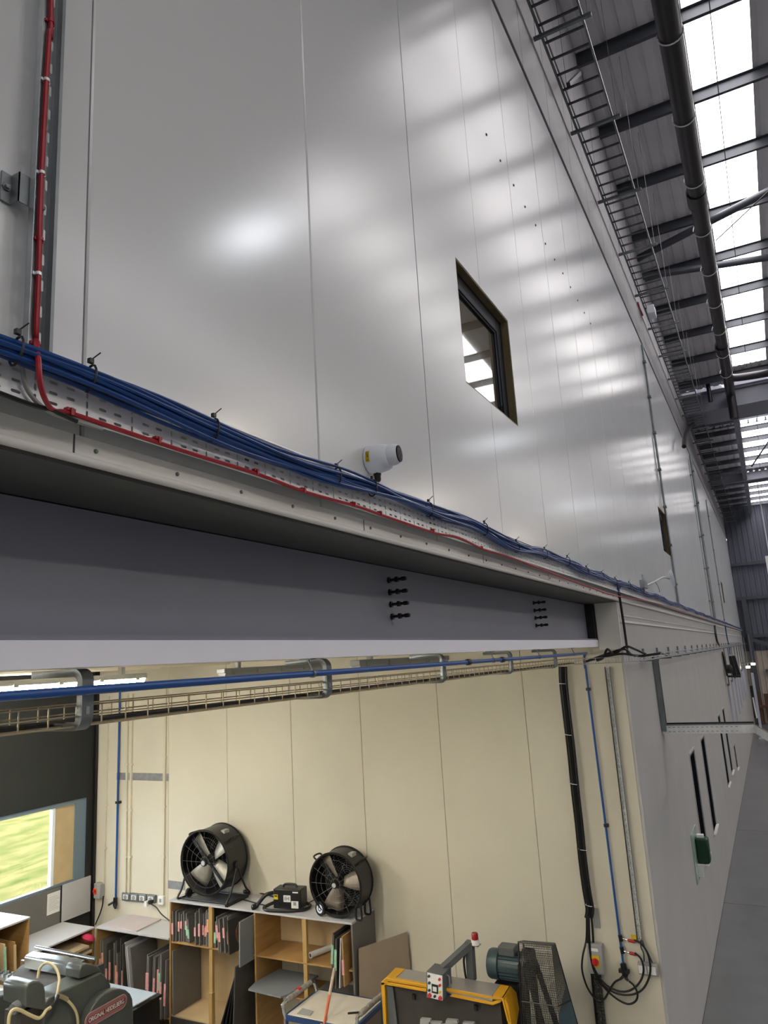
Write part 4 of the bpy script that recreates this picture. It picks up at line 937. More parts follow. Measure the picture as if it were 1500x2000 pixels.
# ================================================================== DRUM FANS
def drum_fan(c, r, depth, nb, tilt, hubm, bladem, lab, big):
    t = thing('drum_fan', lab, 'fan', (c.x, c.y, 1.77))
    ax = V((-1, 0, tilt)).normalized(); up = V((tilt, 0, 1)).normalized(); sd = V((0, 1, 0)); b0 = c - ax * depth / 2; f0 = c + ax * depth / 2
    MB().lathe([(r * .985, 0), (r * .985, depth), (r, depth), (r, 0), (r * .985, 0)], b0, ax, 48).build('drum', M_BLACKM, t)
    for q in (b0, f0): MB().tube([q + sd * r * math.cos(R(a)) + up * r * math.sin(R(a)) for a in range(0, 360, 8)], .014, 6, closed=True).build('rim', M_BLACK, t)
    gr = MB()
    for q, n, gt_ in ((b0, 12, .0017), (f0 - ax * .01, 5, .001)):
        for i in range(n):
            rr = r * (.18 + .8 * i / (n - 1)); gr.tube([q + sd * rr * math.cos(R(a)) + up * rr * math.sin(R(a)) for a in range(0, 360, 15)], gt_, 4, closed=True)
        for a in range(0, 360, 30): gr.tube([q + (sd * math.cos(R(a)) + up * math.sin(R(a))) * r * .16, q + (sd * math.cos(R(a)) + up * math.sin(R(a))) * r * .98], gt_, 4)
    gr.build('wire_guard', M_GREYPL, t)['kind'] = 'stuff'
    MB().lathe([(0, .03), (r * .11, .025), (r * .12, 0), (0, 0)], f0 - ax * .005, ax, 20).build('badge', M_BLACK, t)
    MB().lathe([(0, .004), (r * .075, .003), (r * .075, 0)], f0 + ax * .025, ax, 18).build('badge_centre', M_LAM, t)
    MB().lathe([(r * .17, -.1), (r * .2, -.06), (r * .2, .06), (r * .15, .1), (0, .1)], c, ax, 20).build('motor', M_BLACKM, t)
    for k in range(nb):
        a0 = 90 / nb + 20 + 360 / nb * k; b = MB(); vs = []
        for i in range(6):
            rr = r * (.14 + .80 * i / 5); wdt = r * (.24 + .44 * i / 5 * (1.15 - .35 * i / 5)); an = R(a0)
            e = sd * math.cos(an) + up * math.sin(an); tg = -sd * math.sin(an) + up * math.cos(an); tw = R(36 - 4 * i)
            w_ = tg * math.cos(tw) + ax * math.sin(tw)
            for s in (-1, -.33, .33, 1): vs.append(c + e * rr + w_ * wdt * .62 * s + ax * (.05 - .02 * s * s))
        b.add(vs, [(i * 4 + j, i * 4 + j + 1, i * 4 + j + 5, i * 4 + j + 4) for i in range(5) for j in range(3)])
        b.build('blade', bladem, t, solid=.003)
    MB().bar(f0 - ax * .08 + (sd * .7 + up * .7) * r * .96, f0 - ax * .08 - (sd * .7 + up * .7) * r * .96, .035, .02, ax).build('motor_bar', M_BLACK, t)
    for s in (1, -1):
        q = c + sd * s * r * .78 + up * r * .64; MB().tube(smooth_path([q - ax * .07, q + sd * s * .06 + up * .05 - ax * .07, q + sd * s * .06 + up * .05 + ax * .07, q + ax * .07], 4), .011, 6).build('handle', M_BLACK, t)
    q = c - sd * r * .5 + up * r * .87; MB().box(q + V((-.05, -.03, -.015)), q + V((.05, .03, .03))).build('switch_box', M_GREYPL, t)
    return t, ax, up
# large fan
cL = P(400, 1684, X=8.2); cL.z += .0
t, ax, up = drum_fan(cL + V((.19, 0, .0)), .415, .40, 4, -.02, M_BLACK, M_BLADE, 'large black drum fan on a tube cradle, left on the tall shelf', True)
y0, y1, z0 = cL.y - .43, cL.y + .43, 1.79; cx = cL.x + .16
for s, yq in ((1, y1), (-1, y0)):
    MB().tube(smooth_path([(cx, yq, cL.z - .05), (cx - .14, yq, z0 + .13), (cx - .22, yq, z0 + .03), (cx - .17, yq, z0), (cx + .19, yq, z0), (cx + .25, yq, z0 + .03), (cx + .16, yq, z0 + .13), (cx + .0, yq, cL.z - .05)], 5), .014, 8).build('cradle_tube', M_BLACK, t)
    MB().lathe([(.05, 0), (.05, .03), (0, .03)], (cx, yq - s * .02, cL.z - .04), (0, s, 0), 14).build('pivot_knob', M_BLACK, t)
for x in (cx - .17, cx + .19): MB().tube([(x, y0, z0), (x, y1, z0)], .013, 8).build('cross_tube', M_BLACK, t)
MB().box((cx - .24, y0 - .025, 1.771), (cx + .2, y0 + .02, 1.795)).build('foot_bar', M_BLACK, t)
MB().box((cx - .15, y0 + .05, 1.78), (cx + .17, y1 - .12, 1.787)).build('base_plate', M_MGREY, t)
for q in (P(369, 1743, Z=1.832),): MB().lathe([(.03, -.018), (.058, -.018), (.062, 0), (.058, .018), (.03, .018)], (q.x, q.y, 1.832), (0, 1, 0), 18).build('wheel', M_BLACKM, t)
# small fan
cS = P(655, 1727, X=8.2)
t, ax, up = drum_fan(cS + V((.14, 0, .0)), .365, .30, 3, -.03, M_BLACK, mat('rusty_blade', '8d8277', .45, .4, noise=(5, .2)), 'smaller brown-black drum fan with one pale wheel, right on the tall shelf', False)
cx = cS.x + .11
for s in (1,):
    q = P(627, 1774, Z=1.858)
    w_ = MB().lathe([(.05, -.025), (.083, -.022), (.085, 0), (.083, .022), (.05, .025)], q, (-.97, .25, 0), 22).build('wheel', M_BLACK, t)
    MB().lathe([(.05, -.02), (.052, .026), (.03, .03), (.028, .022), (0, .03)], q, V((-.97, .25, 0)), 18).build('wheel_hub', M_WHITE, t)
    MB().tube([q, V((cx - .05, cS.y + .1, 1.86))], .012, 6).build('axle', M_BLACK, t)
for x in (cx - .1, cx + .12):
    yq = cS.y - .30
    MB().tube(smooth_path([(x, yq + .02, 1.95), (x, yq + .03, 1.80), (x, yq, 1.781), (x, yq - .05, 1.80), (x, yq - .04, 1.97)], 4), .013, 7).build('foot_loop', M_BLACK, t)

# black box with cable on the shelf
bxo = thing('charger_box', 'black box with white and yellow labels between the two drum fans', 'box', (8.4, 6.0, 1.77))
f = [V((8.27, 6.19, 1.772)), V((8.33, 5.80, 1.772))]; dn = (f[1] - f[0]).normalized(); bkv = V((-dn.y, dn.x, 0)); bkv = bkv if bkv.x > 0 else -bkv
H = .235
def q_(s, z, o=0): return f[0] + dn * s + V((0, 0, z)) - bkv * o
L = (f[1] - f[0]).length
MB().prism([q_(0, 0), q_(L, 0), q_(L, H), q_(0, H)], bkv * .2).build('case', M_BLACK, bxo, bevel=.012)
MB().tube(smooth_path([q_(.1, H) + bkv * .1, q_(.13, H + .035) + bkv * .1, q_(.27, H + .035) + bkv * .1, q_(.3, H) + bkv * .1], 4), .014, 8).build('handle', M_BLACK, bxo)
def lbl(name, s0, s1, z0, z1, m): return MB().prism([q_(s0, z0, .001), q_(s1, z0, .001), q_(s1, z1, .001), q_(s0, z1, .001)], -bkv * .001).build(name, m, bxo)
lbl('label', .01, .07, .11, .17, M_YELLOW); lbl('label', .15, .25, .085, .165, M_PAPER); lbl('label', .26, .36, .015, .10, M_PAPER); lbl('label', .28, .36, .195, .21, M_PAPER)
words('EHI', .06, q_(.2, .125, .002), dn, (0, 0, 1), M_BLACK, bxo, squeeze=.85)
lbl('printed_mark', .29, .33, .05, .09, M_GREYPL).location = -bkv * .002
MB().box(q_(.02, .145, .003), q_(.06, .158, .004)).build('printed_mark', M_BLACK, bxo)
MB().tube(smooth_path([q_(0, .17) + bkv * .08, q_(-.1, .16), q_(-.19, .07, .03), q_(-.22, .02, .06)]), .024, 10).build('cable', M_BLACK, bxo)
MB().lathe([(.02, 0), (.034, .01), (.034, .06), (.02, .07)], q_(-.215, .034, .05), V((-.4, .3, -.05)), 12).build('plug', M_BLACK, bxo)
MB().tube(smooth_path([q_(0, .06) + bkv * .06, q_(-.07, .04), q_(-.11, .02, .05), q_(-.02, .02, .13), q_(.16, .02, .13), q_(.34, .02, .1), q_(.46, .022, .02), q_(.49, .03) + bkv * .08, q_(.42, .05) + bkv * .12]), .02, 10).build('cable', M_BLACK, bxo)
o = MB().tube(smooth_path([P(x, y, Z=1.78) for x, y in ((452, 1751), (475, 1757), (505, 1765), (525, 1770))]), .008, 6).build('fan_lead', M_BLACK); tag(o, 'black lead lying on the tall shelf right of the large fan', 'cable')
o = MB().tube(smooth_path([P(x, y, Z=1.785) for x, y in ((478, 1741), (490, 1739), (500, 1743), (515, 1746), (535, 1751))]), .01, 6).lathe([(.02, 0), (.026, .02), (.026, .07), (.012, .09)], P(476, 1741, Z=1.797), V((0, -.8, 0)), 8).build('plug_lead', M_BLACK); tag(o, 'black plug and lead at the back of the shelf by the wall', 'cable')
o = MB().tube(smooth_path([P(x, y, Z=1.78) for x, y in ((603, 1763), (615, 1757), (624, 1753))]), .006, 6).build('small_lead', M_BLACK); tag(o, 'thin lead running from the black box to the smaller fan', 'cable')

# ================================================================== PRINTING PRESS (front left)
g = lambda x, y: (x / 4.545, 1840 + y / 4.545)
PY = 7.0
prs = thing('printing_press', 'old dark grey cylinder printing press with a red name badge', 'printing press', (6.2, 7.6, 0))
S = lambda x, y, Y=PY: P(*g(x, y), Y=Y)
def flat(pts, Y=PY): return [S(x, y, Y) for x, y in pts]
body = flat([(390, 620), (400, 540), (440, 490), (520, 450), (630, 400), (760, 335), (900, 270), (935, 300), (985, 380)])
x0, x1 = body[0].x, body[-1].x + .03
MB().prism(body + [V((x1, PY, .08)), V((x0, PY, .08))], (0, .3, 0)).build('side_housing', M_PRESS, prs, bevel=.015)
MB().prism([V((x0 + .05, PY + 1.25, .08)), V((x1 - .05, PY + 1.25, .08)), V((x1 - .05, PY + 1.25, 1.3)), V((x0 + .05, PY + 1.25, 1.45))], (0, .2, 0)).build('side_housing', M_PRESS, prs, bevel=.015)
fc = flat([(700, 760), (725, 640), (760, 560), (810, 490), (870, 440), (940, 408), (1000, 400), (1055, 412), (1095, 445), (1115, 490), (1120, 560), (1122, 760)])
lowx = [V((fc[-1].x, PY, .3)), V((fc[0].x, PY, .3))]
MB().prism([p + V((0, 0, 0)) for p in fc + lowx], (0, -.11, 0)).build('gear_guard', M_PRESS, prs, bevel=.012)
# badge in the plane of the guard
BYP = PY - .1115
ba, bc2 = S(800, 690, BYP), S(1080, 530, BYP); bd_ = (bc2 - ba); bl_ = bd_.length; bd_.normalize(); bn = V((-bd_.z, 0, bd_.x))
def pill(r, o): return [ba + bd_ * 0 + (bd_ * math.cos(R(a)) + bn * math.sin(R(a))) * r + V((0, o, 0)) for a in range(90, 271, 20)] + [bc2 + (bd_ * math.cos(R(a)) + bn * math.sin(R(a))) * r + V((0, o, 0)) for a in range(-90, 91, 20)]
MB().prism(pill(.072, 0), (0, -.004, 0)).build('badge', M_SILVER, prs); MB().prism(pill(.064, -.004), (0, -.002, 0)).build('badge_field', mat('badge_pink', '8c5a5a', .4), prs)
MB().prism([ba + bn * .028 + V((0, -.0062, 0)) - bd_ * .04, ba - bn * .028 + V((0, -.0062, 0)) - bd_ * .04, bc2 - bn * .028 + V((0, -.0062, 0)) + bd_ * .04, bc2 + bn * .028 + V((0, -.0062, 0)) + bd_ * .04], (0, -.0015, 0)).build('badge_band', M_BADGE, prs)
words('ORIGINAL HEIDELBERG', .062, (ba + bc2) / 2 + V((0, -.008, 0)), bd_, bn, M_PAPER, prs, fit=bl_ + .05)
hp = flat([(700, 330), (705, 250), (725, 205), (770, 192), (830, 200), (880, 225), (905, 262)], PY + .04)
MB().prism(hp, (0, .22, 0)).build('bearing_hump', M_PRESS, prs, bevel=.012)
ca, cb2 = P(*g(215, 120), Z=1.7), P(*g(670, 200), Z=1.7)
b = MB().prism([(cb2.x, cb2.y, 1.565), (cb2.x, cb2.y, 1.68), (cb2.x + .02, cb2.y, 1.70), (cb2.x + .12, cb2.y, 1.71), (cb2.x + .15, cb2.y, 1.66), (cb2.x + .13, cb2.y, 1.565)], (ca.x - cb2.x, ca.y - cb2.y, 0))
b.build('cylinder_cover', mat('polished_cover', 'a8b0b2', .16, .75), prs, bevel=.008)
MB().tube([(cb2.x + .19, cb2.y - .1, 1.70), (ca.x + .19, ca.y + .05, 1.72)], .022, 10).build('rear_bar', M_CHROME, prs)
MB().lathe([(.2, 0), (.2, -1.0), (0, -1.0)], (cb2.x + .1, cb2.y - .02, 1.36), (0, -1, 0), 28).build('impression_cylinder', M_MDARK, prs)
MB().tube([(cb2.x + .0, PY + .3, 1.45), (cb2.x + .0, ca.y, 1.45)], .03, 10).build('roller', M_CHROME, prs)
MB().tube([(cb2.x - .08, PY + .3, 1.38), (cb2.x - .08, ca.y, 1.38)], .035, 10).build('roller', M_BLACK, prs)
MB().bar((cb2.x + .02, cb2.y - .02, 1.62), (cb2.x - .25, cb2.y - .02, 1.42), .03, .05).build('lever', M_BLACKM, prs)
MB().box((cb2.x - .02, PY + .28, 1.42), (cb2.x + .3, PY + .32, 1.62)).build('bearing_plate', M_PRESS, prs)
gx = P(*g(100, 300), Z=1.38)
MB().box((gx.x - .05, 7.75, 1.33), (gx.x + .05, 9.2, 1.36)).build('gripper_bar', M_GALVD, prs)
g0 = None
for k in range(16):
    y = 7.8 + .085 * k
    if g0 is None: g0 = MB().box((gx.x - .045, y, 1.36), (gx.x - .0, y + .035, 1.40)).lathe([(.016, 0), (.016, .05), (0, .05)], (gx.x + .03, y + .018, 1.36), (0, 0, 1), 8).build('gripper', M_CHROME, prs)
    else: share(g0, 'gripper', prs, (0, .085 * k, 0))
p1, p2 = P(*g(215, 425), Z=1.25), P(*g(0, 550), Z=1.25)
MB().box((4.8, p1.y, 1.225), (p1.x, 9.15, 1.25)).build('feed_board', M_PAPER, prs, bevel=.004)
MB().box((4.8, p1.y + .02, 1.19), (p1.x - .01, 9.1, 1.225)).build('board_edge', M_MDARK, prs)
q = P(*g(207, 410), Z=1.25); MB().box((q.x - .03, q.y - .03, 1.15), (q.x + .0, q.y + .03, 1.56)).build('feed_post', mat('worn_brass', '7b6a52', .4, .4), prs)
for (x, y) in ((p1.x - .1, p1.y + .1), (p1.x - .5, p1.y + .1), (p1.x - .1, 9.0)): MB().box((x - .03, y - .03, 0), (x + .03, y + .03, 1.19)).build('board_leg', M_MGREY, prs)
mh = flat([(228, 575), (225, 420), (250, 370), (300, 345), (350, 345), (392, 375), (405, 430), (405, 610)], PY - .02)
MB().prism(mh, (0, .35, 0)).build('motor_cover', M_PRESS, prs, bevel=.015)
kx = S(205, 540, PY + .1); MB().lathe([(.0, -.13), (.05, -.13), (.055, -.1), (.055, .05), (0, .05)], kx, (1, .15, .05), 18).build('knob', M_MGREY, prs)
MB().box((x0 - .22, PY + .05, .2), (x0, PY + .3, S(300, 600).z)).build('base_frame', M_MDARK, prs)
MB().tube(smooth_path([S(335, 320, PY + .3), S(352, 240, PY + .3), S(395, 190, PY + .25), S(450, 190, PY + .2), S(500, 240, PY + .1), S(525, 320, PY + .02), S(518, 400, PY - .02), S(508, 455, PY - .03)], 5), .014, 8).build('hose', M_HOSE, prs)
MB().tube(smooth_path([S(75, 740, PY - .1), S(85, 650, PY - .1), S(120, 600, PY - .1), S(180, 605, PY - .1), S(270, 650, PY - .1), S(340, 675, PY - .1), S(380, 650, PY - .1), S(410, 605, PY - .08), S(450, 580, PY - .06)], 5), .016, 8).build('hose', M_HOSE, prs)
MB().tube([S(450, 580, PY - .06), S(490, 530, PY - .05), S(515, 470, PY - .04)], .02, 8).build('pipe_joint', M_BLACKM, prs)
MB().tube(smooth_path([S(590, 510, PY - .04), S(640, 560, PY - .05), S(675, 620, PY - .05), S(690, 690, PY - .05), S(692, 770, PY - .05)], 5), .014, 8).build('hose', M_HOSE, prs)
MB().tube([S(500, 470, PY - .03), S(560, 490, PY - .04), S(595, 512, PY - .04)], .022, 8).build('pipe_joint', mat('hose_fitting', '8b8064', .4, .3), prs)
b = MB(); z = .9
dq = [P(*g(985, 375), Z=z), P(*g(1390, 460), Z=z), P(*g(1120, 615), Z=z), P(*g(1000, 660), Z=z)]
b.prism([dq[0] + V((0, .1, 0)), dq[1], dq[2], dq[3] + V((-.1, 0, 0))], (0, 0, .012)); b.build('delivery_sheet', mat('pale_blue_sheet', 'aebccb', .35), prs)
dd = (dq[1] - dq[2]).normalized()
MB().bar(dq[2] - dd * .1 + V((0, -.03, -.02)), dq[1] + V((.03, -.02, -.02)), .08, .03).build('delivery_rail', M_BLACKM, prs)
MB().bar(dq[2] + dd * .15 + V((0, -.02, .012)), dq[1] - dd * .12 + V((0, -.02, .012)), .025, .02).build('delivery_lever', M_CHROME, prs)
MB().box((dq[2].x + .0, dq[1].y + .05, .15), (dq[1].x + .1, dq[0].y, z - .04)).build('delivery_body', M_BLACKM, prs)

# ================================================================== TROLLEY, BROOM
tq = [P(x, y, Z=1.0) for x, y in ((560, 1981), (626, 1931), (745, 1949), (711, 1994))]
tx0, tx1, ty0, ty1 = 7.44, 8.09, 4.56, 5.41
tro = thing('work_trolley', 'blue-framed trolley with a paint-spattered white top', 'trolley', (7.76, 5, 0))
MB().box((tx0, ty0, .98), (tx1, ty1, 1.0)).build('top', mat('spattered_white', 'd0cabb', .5, noise=(6, .05)), tro, bevel=.006)
b = MB()
for a, c in (((tx0 - .015, ty0, .97), (tx0 - .015, ty1, .97)), ((tx1 + .015, ty0, .97), (tx1 + .015, ty1, .97)), ((tx0, ty0 - .015, .97), (tx1, ty0 - .015, .97)), ((tx0, ty1 + .015, .97), (tx1, ty1 + .015, .97))): b.bar(a, c, .03, .05)
b.build('rim_frame', M_BLUEF, tro)
for x in (tx0, tx1):
    for y in (ty0 - .01, ty1 + .01):
        lg = MB().tube([(x, y, .12), (x, y, .96)], .018, 8).build('leg', M_BLUEF, tro)
        MB().lathe([(0, -.02), (.06, -.018), (.06, .018), (0, .02)], (x, y, .06), (0, 1, 0), 14).build('castor', M_BLACK, lg)
MB().box((tx0, ty0, .35), (tx1, ty1, .37)).build('lower_shelf', M_LAMD, tro)
for y, s in ((ty1 + .06, 1), (ty0 - .06, -1)):
    MB().tube(smooth_path([(tx0 + .0, y - s * .04, .95), (tx0 - .0, y, 1.06), (tx0 + .05, y, 1.10), (tx1 - .08, y, 1.10), (tx1, y, 1.05), (tx1, y - s * .04, .95)], 4), .019, 10).build('handle', M_CHROME, tro)
    MB().tube([(tx0 + .08 + .07 * i, y + .004 * (i % 2), 1.10) for i in range(8)], [.028, .033, .027, .032, .029, .034, .028, .03], 10).build('tape_wrap', M_FOIL, tro)
MB().box((tx0 + .3, ty1 + .04, 1.075), (tx0 + .35, ty1 + .092, 1.135)).build('red_tape', M_REDKNOB, tro)
q = P(727, 1958, Z=1.002); MB().box((q.x - .03, q.y - .02, 1.0), (q.x + .03, q.y + .02, 1.002)).build('hand_slot', M_BLACK, tro)
MB().box((tx0 - .032, 4.78, .955), (tx0 - .03, 4.95, .99)).build('yellow_sticker', M_YELLOW, tro)
q = P(580, 1981, Z=1.001); o = MB().prism([q, q + V((.02, -.16, 0)), q + V((.12, -.14, 0)), q + V((.14, .02, 0))], (0, 0, .006)).build('torn_paper', M_GREYPL); tag(o, 'torn grey scrap on the left corner of the trolley top', 'scrap')
q = P(694, 1979, Z=1.008); o = MB().bar(q + V((-.03, .08, 0)), q + V((.05, -.06, 0)), .022, .014).build('black_tool', M_BLACK); tag(o, 'small black tool lying on the trolley top', 'tool')
br = thing('broom_handle', 'orange pole with white taped top leaning by the trolley', 'pole', P(636, 2000, X=7.33))
a, c = P(628, 2030, X=7.30), P(653, 1892, X=7.9); m_ = a.lerp(c, .62)
a0_ = a - (c - a) * (a.z / (c.z - a.z))
MB().tube([a0_, a.lerp(c, .6)], .017, 10).build('pole', mat('orange_paint', 'c4623f', .45), br)
MB().tube([a.lerp(c, .6), c], .018, 10).build('taped_end', mat('grubby_tape', 'b5a493', .6), br)

# ================================================================== YELLOW-GUARDED PRESS
h6 = lambda x, y: (730 + x / 5.172, 1810 + y / 5.172)
ym = thing('platen_press', 'die-cutting press with yellow guard frame and hanging control box', 'press', (7.7, 3.5, 0))
YX = 7.5
F6 = lambda x, y, X=YX: P(*h6(x, y), X=X)
MB().box((YX + .06, 2.9, .1), (YX + .33, 4.12, 1.44)).build('body', M_MDARK, ym)
MB().prism([P(*h6(222, 522), Z=1.5), P(*h6(322, 427), Z=1.5), P(*h6(1278, 582), Z=1.5), P(*h6(1195, 697), Z=1.5)], (0, 0, -.05)).build('top_sheet', M_SHEET, ym)
def ybar(name, pts, off): return MB().prism(pts, off).build(name, M_MYEL, ym, bevel=.004)
e = (.05, 0, 0)
ybar('guard_bar', [F6(120, 517), F6(1300, 722), F6(1300, 752), F6(120, 548)], e)
ybar('guard_bar', [F6(105, 585), F6(530, 660), F6(530, 628), F6(135, 560)], (.04, 0, 0))
ybar('guard_bar', [F6(765, 705), F6(1200, 795), F6(1285, 765), F6(1290, 735), F6(1200, 760), F6(790, 680)], (.04, 0, 0))
ybar('corner_bracket', [F6(120, 515), F6(72, 560), F6(75, 590), F6(120, 590), F6(145, 560)], e)
ybar('guard_post', [F6(72, 560), F6(108, 560), F6(128, 1010), F6(98, 1010)], e)
ybar('guard_post', [F6(1290, 730), F6(1330, 735), F6(1362, 800), F6(1395, 1010), F6(1358, 1010), F6(1335, 820)], e)
MB().prism([P(*h6(120, 513), Z=1.505), P(*h6(220, 410), Z=1.505), P(*h6(318, 424), Z=1.505), P(*h6(213, 520), Z=1.505)], (0, 0, -.02)).build('side_arm', M_MYEL, ym, bevel=.004)
a4 = [P(*h6(1195, 700), Z=1.5), P(*h6(1280, 580), Z=1.5), P(*h6(1385, 600), Z=1.5), P(*h6(1308, 722), Z=1.5)]
MB().prism(a4, (0, 0, -.02)).build('side_arm', M_MYEL, ym, bevel=.004)
k4 = [a4[3], a4[2], a4[2] + V((.02, -.05, -.06)), a4[2] + V((.0, -.07, -.2)), a4[2] + V((-.1, -.06, -.32)), a4[3] + V((0, -.04, -.2))]
MB().prism(k4, (0, .02, 0)).build('side_cheek', M_MYEL, ym, bevel=.004)
MB().prism([F6(130, 600, 7.53), F6(190, 610, 7.53), F6(240, 1010, 7.53), F6(150, 1010, 7.53)], (.02, 0, 0)).build('side_plate', M_MGREY, ym)
b = MB()
for (x, y, w_, hh) in ((470, 930, 100, 120), (560, 960, 120, 60), (730, 940, 110, 40), (900, 965, 110, 60), (610, 990, 200, 40)):
    b.prism([F6(x, y, 7.52), F6(x + w_, y + 10, 7.52), F6(x + w_ + 10, y + hh, 7.52), F6(x - 10, y + hh, 7.52)], (.05, 0, 0))
b.build('inner_castings', M_GREYPL, ym)
for (x, y) in ((405, 680), (1030, 790)): MB().lathe([(.02, 0), (.02, .05), (0, .05)], F6(x, y, 7.52), (0, 0, -1), 10).build('latch', M_BLACK, ym)
# control box and its arm
cx0 = 7.42
c4 = [P(*h6(x, y), X=cx0) for x, y in ((530, 450), (697, 487), (706, 742), (534, 716))]
cbx = MB().prism(c4, (.22, .0, 0)).build('control_box', M_MGREY, ym, bevel=.004)
uu = (c4[1] - c4[0]); vv = (c4[3] - c4[0])
def cp(s, t, o=.001): return c4[0] + uu * s + vv * t + V((-o, 0, 0))
MB().prism([cp(.07, .03), cp(.97, .03), cp(.97, .97), cp(.07, .97)], (-.002, 0, 0)).build('face_plate', M_GALVB, cbx)
MB().prism([cp(.34, .42, .004), cp(.72, .42, .004), cp(.72, .75, .004), cp(.34, .75, .004)], (-.006, 0, 0)).build('display', M_BLACK, cbx)
MB().prism([cp(.41, .5, .011), cp(.64, .5, .011), cp(.64, .68, .011), cp(.41, .68, .011)], (-.001, 0, 0)).build('screen', M_PAPER, cbx)
MB().prism([cp(.3, .06, .004), cp(.68, .06, .004), cp(.68, .36, .004), cp(.3, .36, .004)], (-.001, 0, 0)).build('paper_label', M_PAPER, cbx)
for (s, t, r, m) in ((.18, .15, .013, M_MDARK), (.82, .18, .013, M_REDKNOB), (.2, .4, .013, M_GREENB), (.84, .4, .013, M_REDKNOB), (.19, .68, .013, M_GREENB), (.2, .88, .022, M_REDKNOB), (.52, .86, .013, M_BLACK), (.84, .88, .020, M_REDKNOB), (.84, .66, .012, M_YELLOW)):
    MB().lathe([(r, 0), (r * .9, .018), (0, .02)], cp(s, t, .003), (-1, 0, 0), 14).build('button', m, cbx)
q = c4[1] + vv * .45 + V((.11, -.002, 0)); MB().tube([q + V((0, 0, .07)), q + V((0, -.025, .06)), q + V((0, -.025, -.06)), q + V((0, 0, -.07))], .007, 6).build('pull_handle', M_GREYPL, cbx)
q = c4[1] + vv * .88 + V((.12, -.004, 0)); MB().lathe([(.018, 0), (.018, .012), (0, .015)], q, (0, -1, 0), 12).build('blue_cap', mat('blue_cap', '2333c8', .4), cbx)
pt = V((7.83, 3.30, 1.815)); pa = c4[1] + V((.2, .08, .0))
MB().bar(pa + V((-.02, .0, -.02)), pt, .085, .06).build('arm', M_MGREY, ym)
MB().prism([(7.80, 3.26, 1.845), (7.80, 3.345, 1.845), (7.80, 3.345, 1.47), (7.80, 3.265, 1.47)], (.08, 0, 0)).build('arm_post', M_MGREY, ym, bevel=.004)
MB().tube(smooth_path([(7.79, 3.35, 1.72), (7.785, 3.36, 1.66), (7.785, 3.355, 1.55), (7.79, 3.35, 1.5)]), .012, 8).build('arm_cable', M_BLACK, ym)
q = V((7.84, 3.235, 1.82))
MB().box((7.80, 3.19, 1.812), (7.88, 3.3, 1.82)).build('lamp_bracket', M_MGREY, ym)
bc_ = MB().lathe([(0, 0), (.045, 0), (.042, .05), (0, .05)], q, (0, 0, 1), 20).build('beacon_base', M_PAPER, ym)
MB().lathe([(.036, .05), (.035, .105), (.028, .115), (0, .118)], q, (0, 0, 1), 20).build('beacon_lens', mat('beacon_red', '8e1a1c', .25), ym)

# motor and belt guard
mo = thing('drive_motor', 'blue-grey ribbed electric motor beside the mesh belt guard', 'motor', (8, 3, 1.3))
mc = V((8.0, 0, 1.6)); my0, my1 = 3.16, 2.80
MB().lathe([(0, 0), (.10, 0), (.135, .015), (.145, .04), (.145, .13), (.135, .13), (.13, .135)], mc + V((0, my0, 0)), (0, -1, 0), 30).build('fan_cowl', M_MOTOR, mo)
MB().lathe([(.118, 0), (.118, my0 - .13 - my1), (0, my0 - .13 - my1)], mc + V((0, my0 - .13, 0)), (0, -1, 0), 28).build('stator', M_MOTOR, mo)
f0_ = None
for k in range(22):
    a = R(-10 + 360 / 22 * k); o = MB().bar(mc + V((math.cos(a) * .126, my0 - .14, math.sin(a) * .126)), mc + V((math.cos(a) * .126, my1, math.sin(a) * .126)), .005, .03, V((math.cos(a), 0, math.sin(a)))).build('cooling_fin', M_MOTOR, mo)
MB().box((7.92, 2.84, 1.71), (8.06, 3.02, 1.80)).build('terminal_box', M_MGREY, mo, bevel=.01)
MB().box((7.86, 2.82, 1.42), (8.14, 3.06, 1.47)).box((7.9, 2.8, .0), (8.12, 3.08, 1.42)).build('pedestal', M_BLACKM, mo)
gd = thing('belt_guard', 'black wire-mesh guard over the drive belts beside the motor', 'guard', (7.85, 2.5, 0))
A, B_, C_, D_ = V((7.68, 2.70, 1.955)), V((7.68, 2.36, 1.965)), V((8.0, 2.42, 1.865)), V((8.0, 2.76, 1.85))
A2, B2, C2, D2 = V((7.68, 2.80, .02)), V((7.68, 2.34, .02)), V((8.05, 2.05, .02)), V((8.05, 2.8, .02))
mw = MB()
def meshface(p00, p10, p11, p01, nu, nv):
    for i in range(nu + 1):
        s = i / nu; mw.tube([p00.lerp(p10, s), p01.lerp(p11, s)], .0022, 3, caps=False)
    for j in range(nv + 1):
        s = j / nv; mw.tube([p00.lerp(p01, s), p10.lerp(p11, s)], .0022, 3, caps=False)
meshface(A, B_, B2, A2, 20, 90); meshface(B_, C_, C2, B2, 20, 90); meshface(A, B_, C_, D_, 20, 16); meshface(D_, C_, C2, D2, 20, 90)
mw.build('wire_mesh', mat('mesh_grey', '55544e', .5, .2), gd, smooth=False)['kind'] = 'stuff'
for (p, q) in ((A, B_), (B_, C_), (C_, D_), (D_, A), (A, A2), (C_, C2), (D_, D2)): MB().tube([p, q], .009, 6).build('frame_rod', M_BLACK, gd)
mid = lambda p, q, s: p.lerp(q, s)
MB().tube([mid(A, A2, .28), mid(B_, B2, .28), mid(C_, C2, .28)], .007, 6).build('frame_rod', M_BLACK, gd)
MB().prism([mid(B_, B2, .32), mid(C_, C2, .2), C2, B2], (.004, -.004, 0)).build('side_sheet', M_MOTOR, gd)
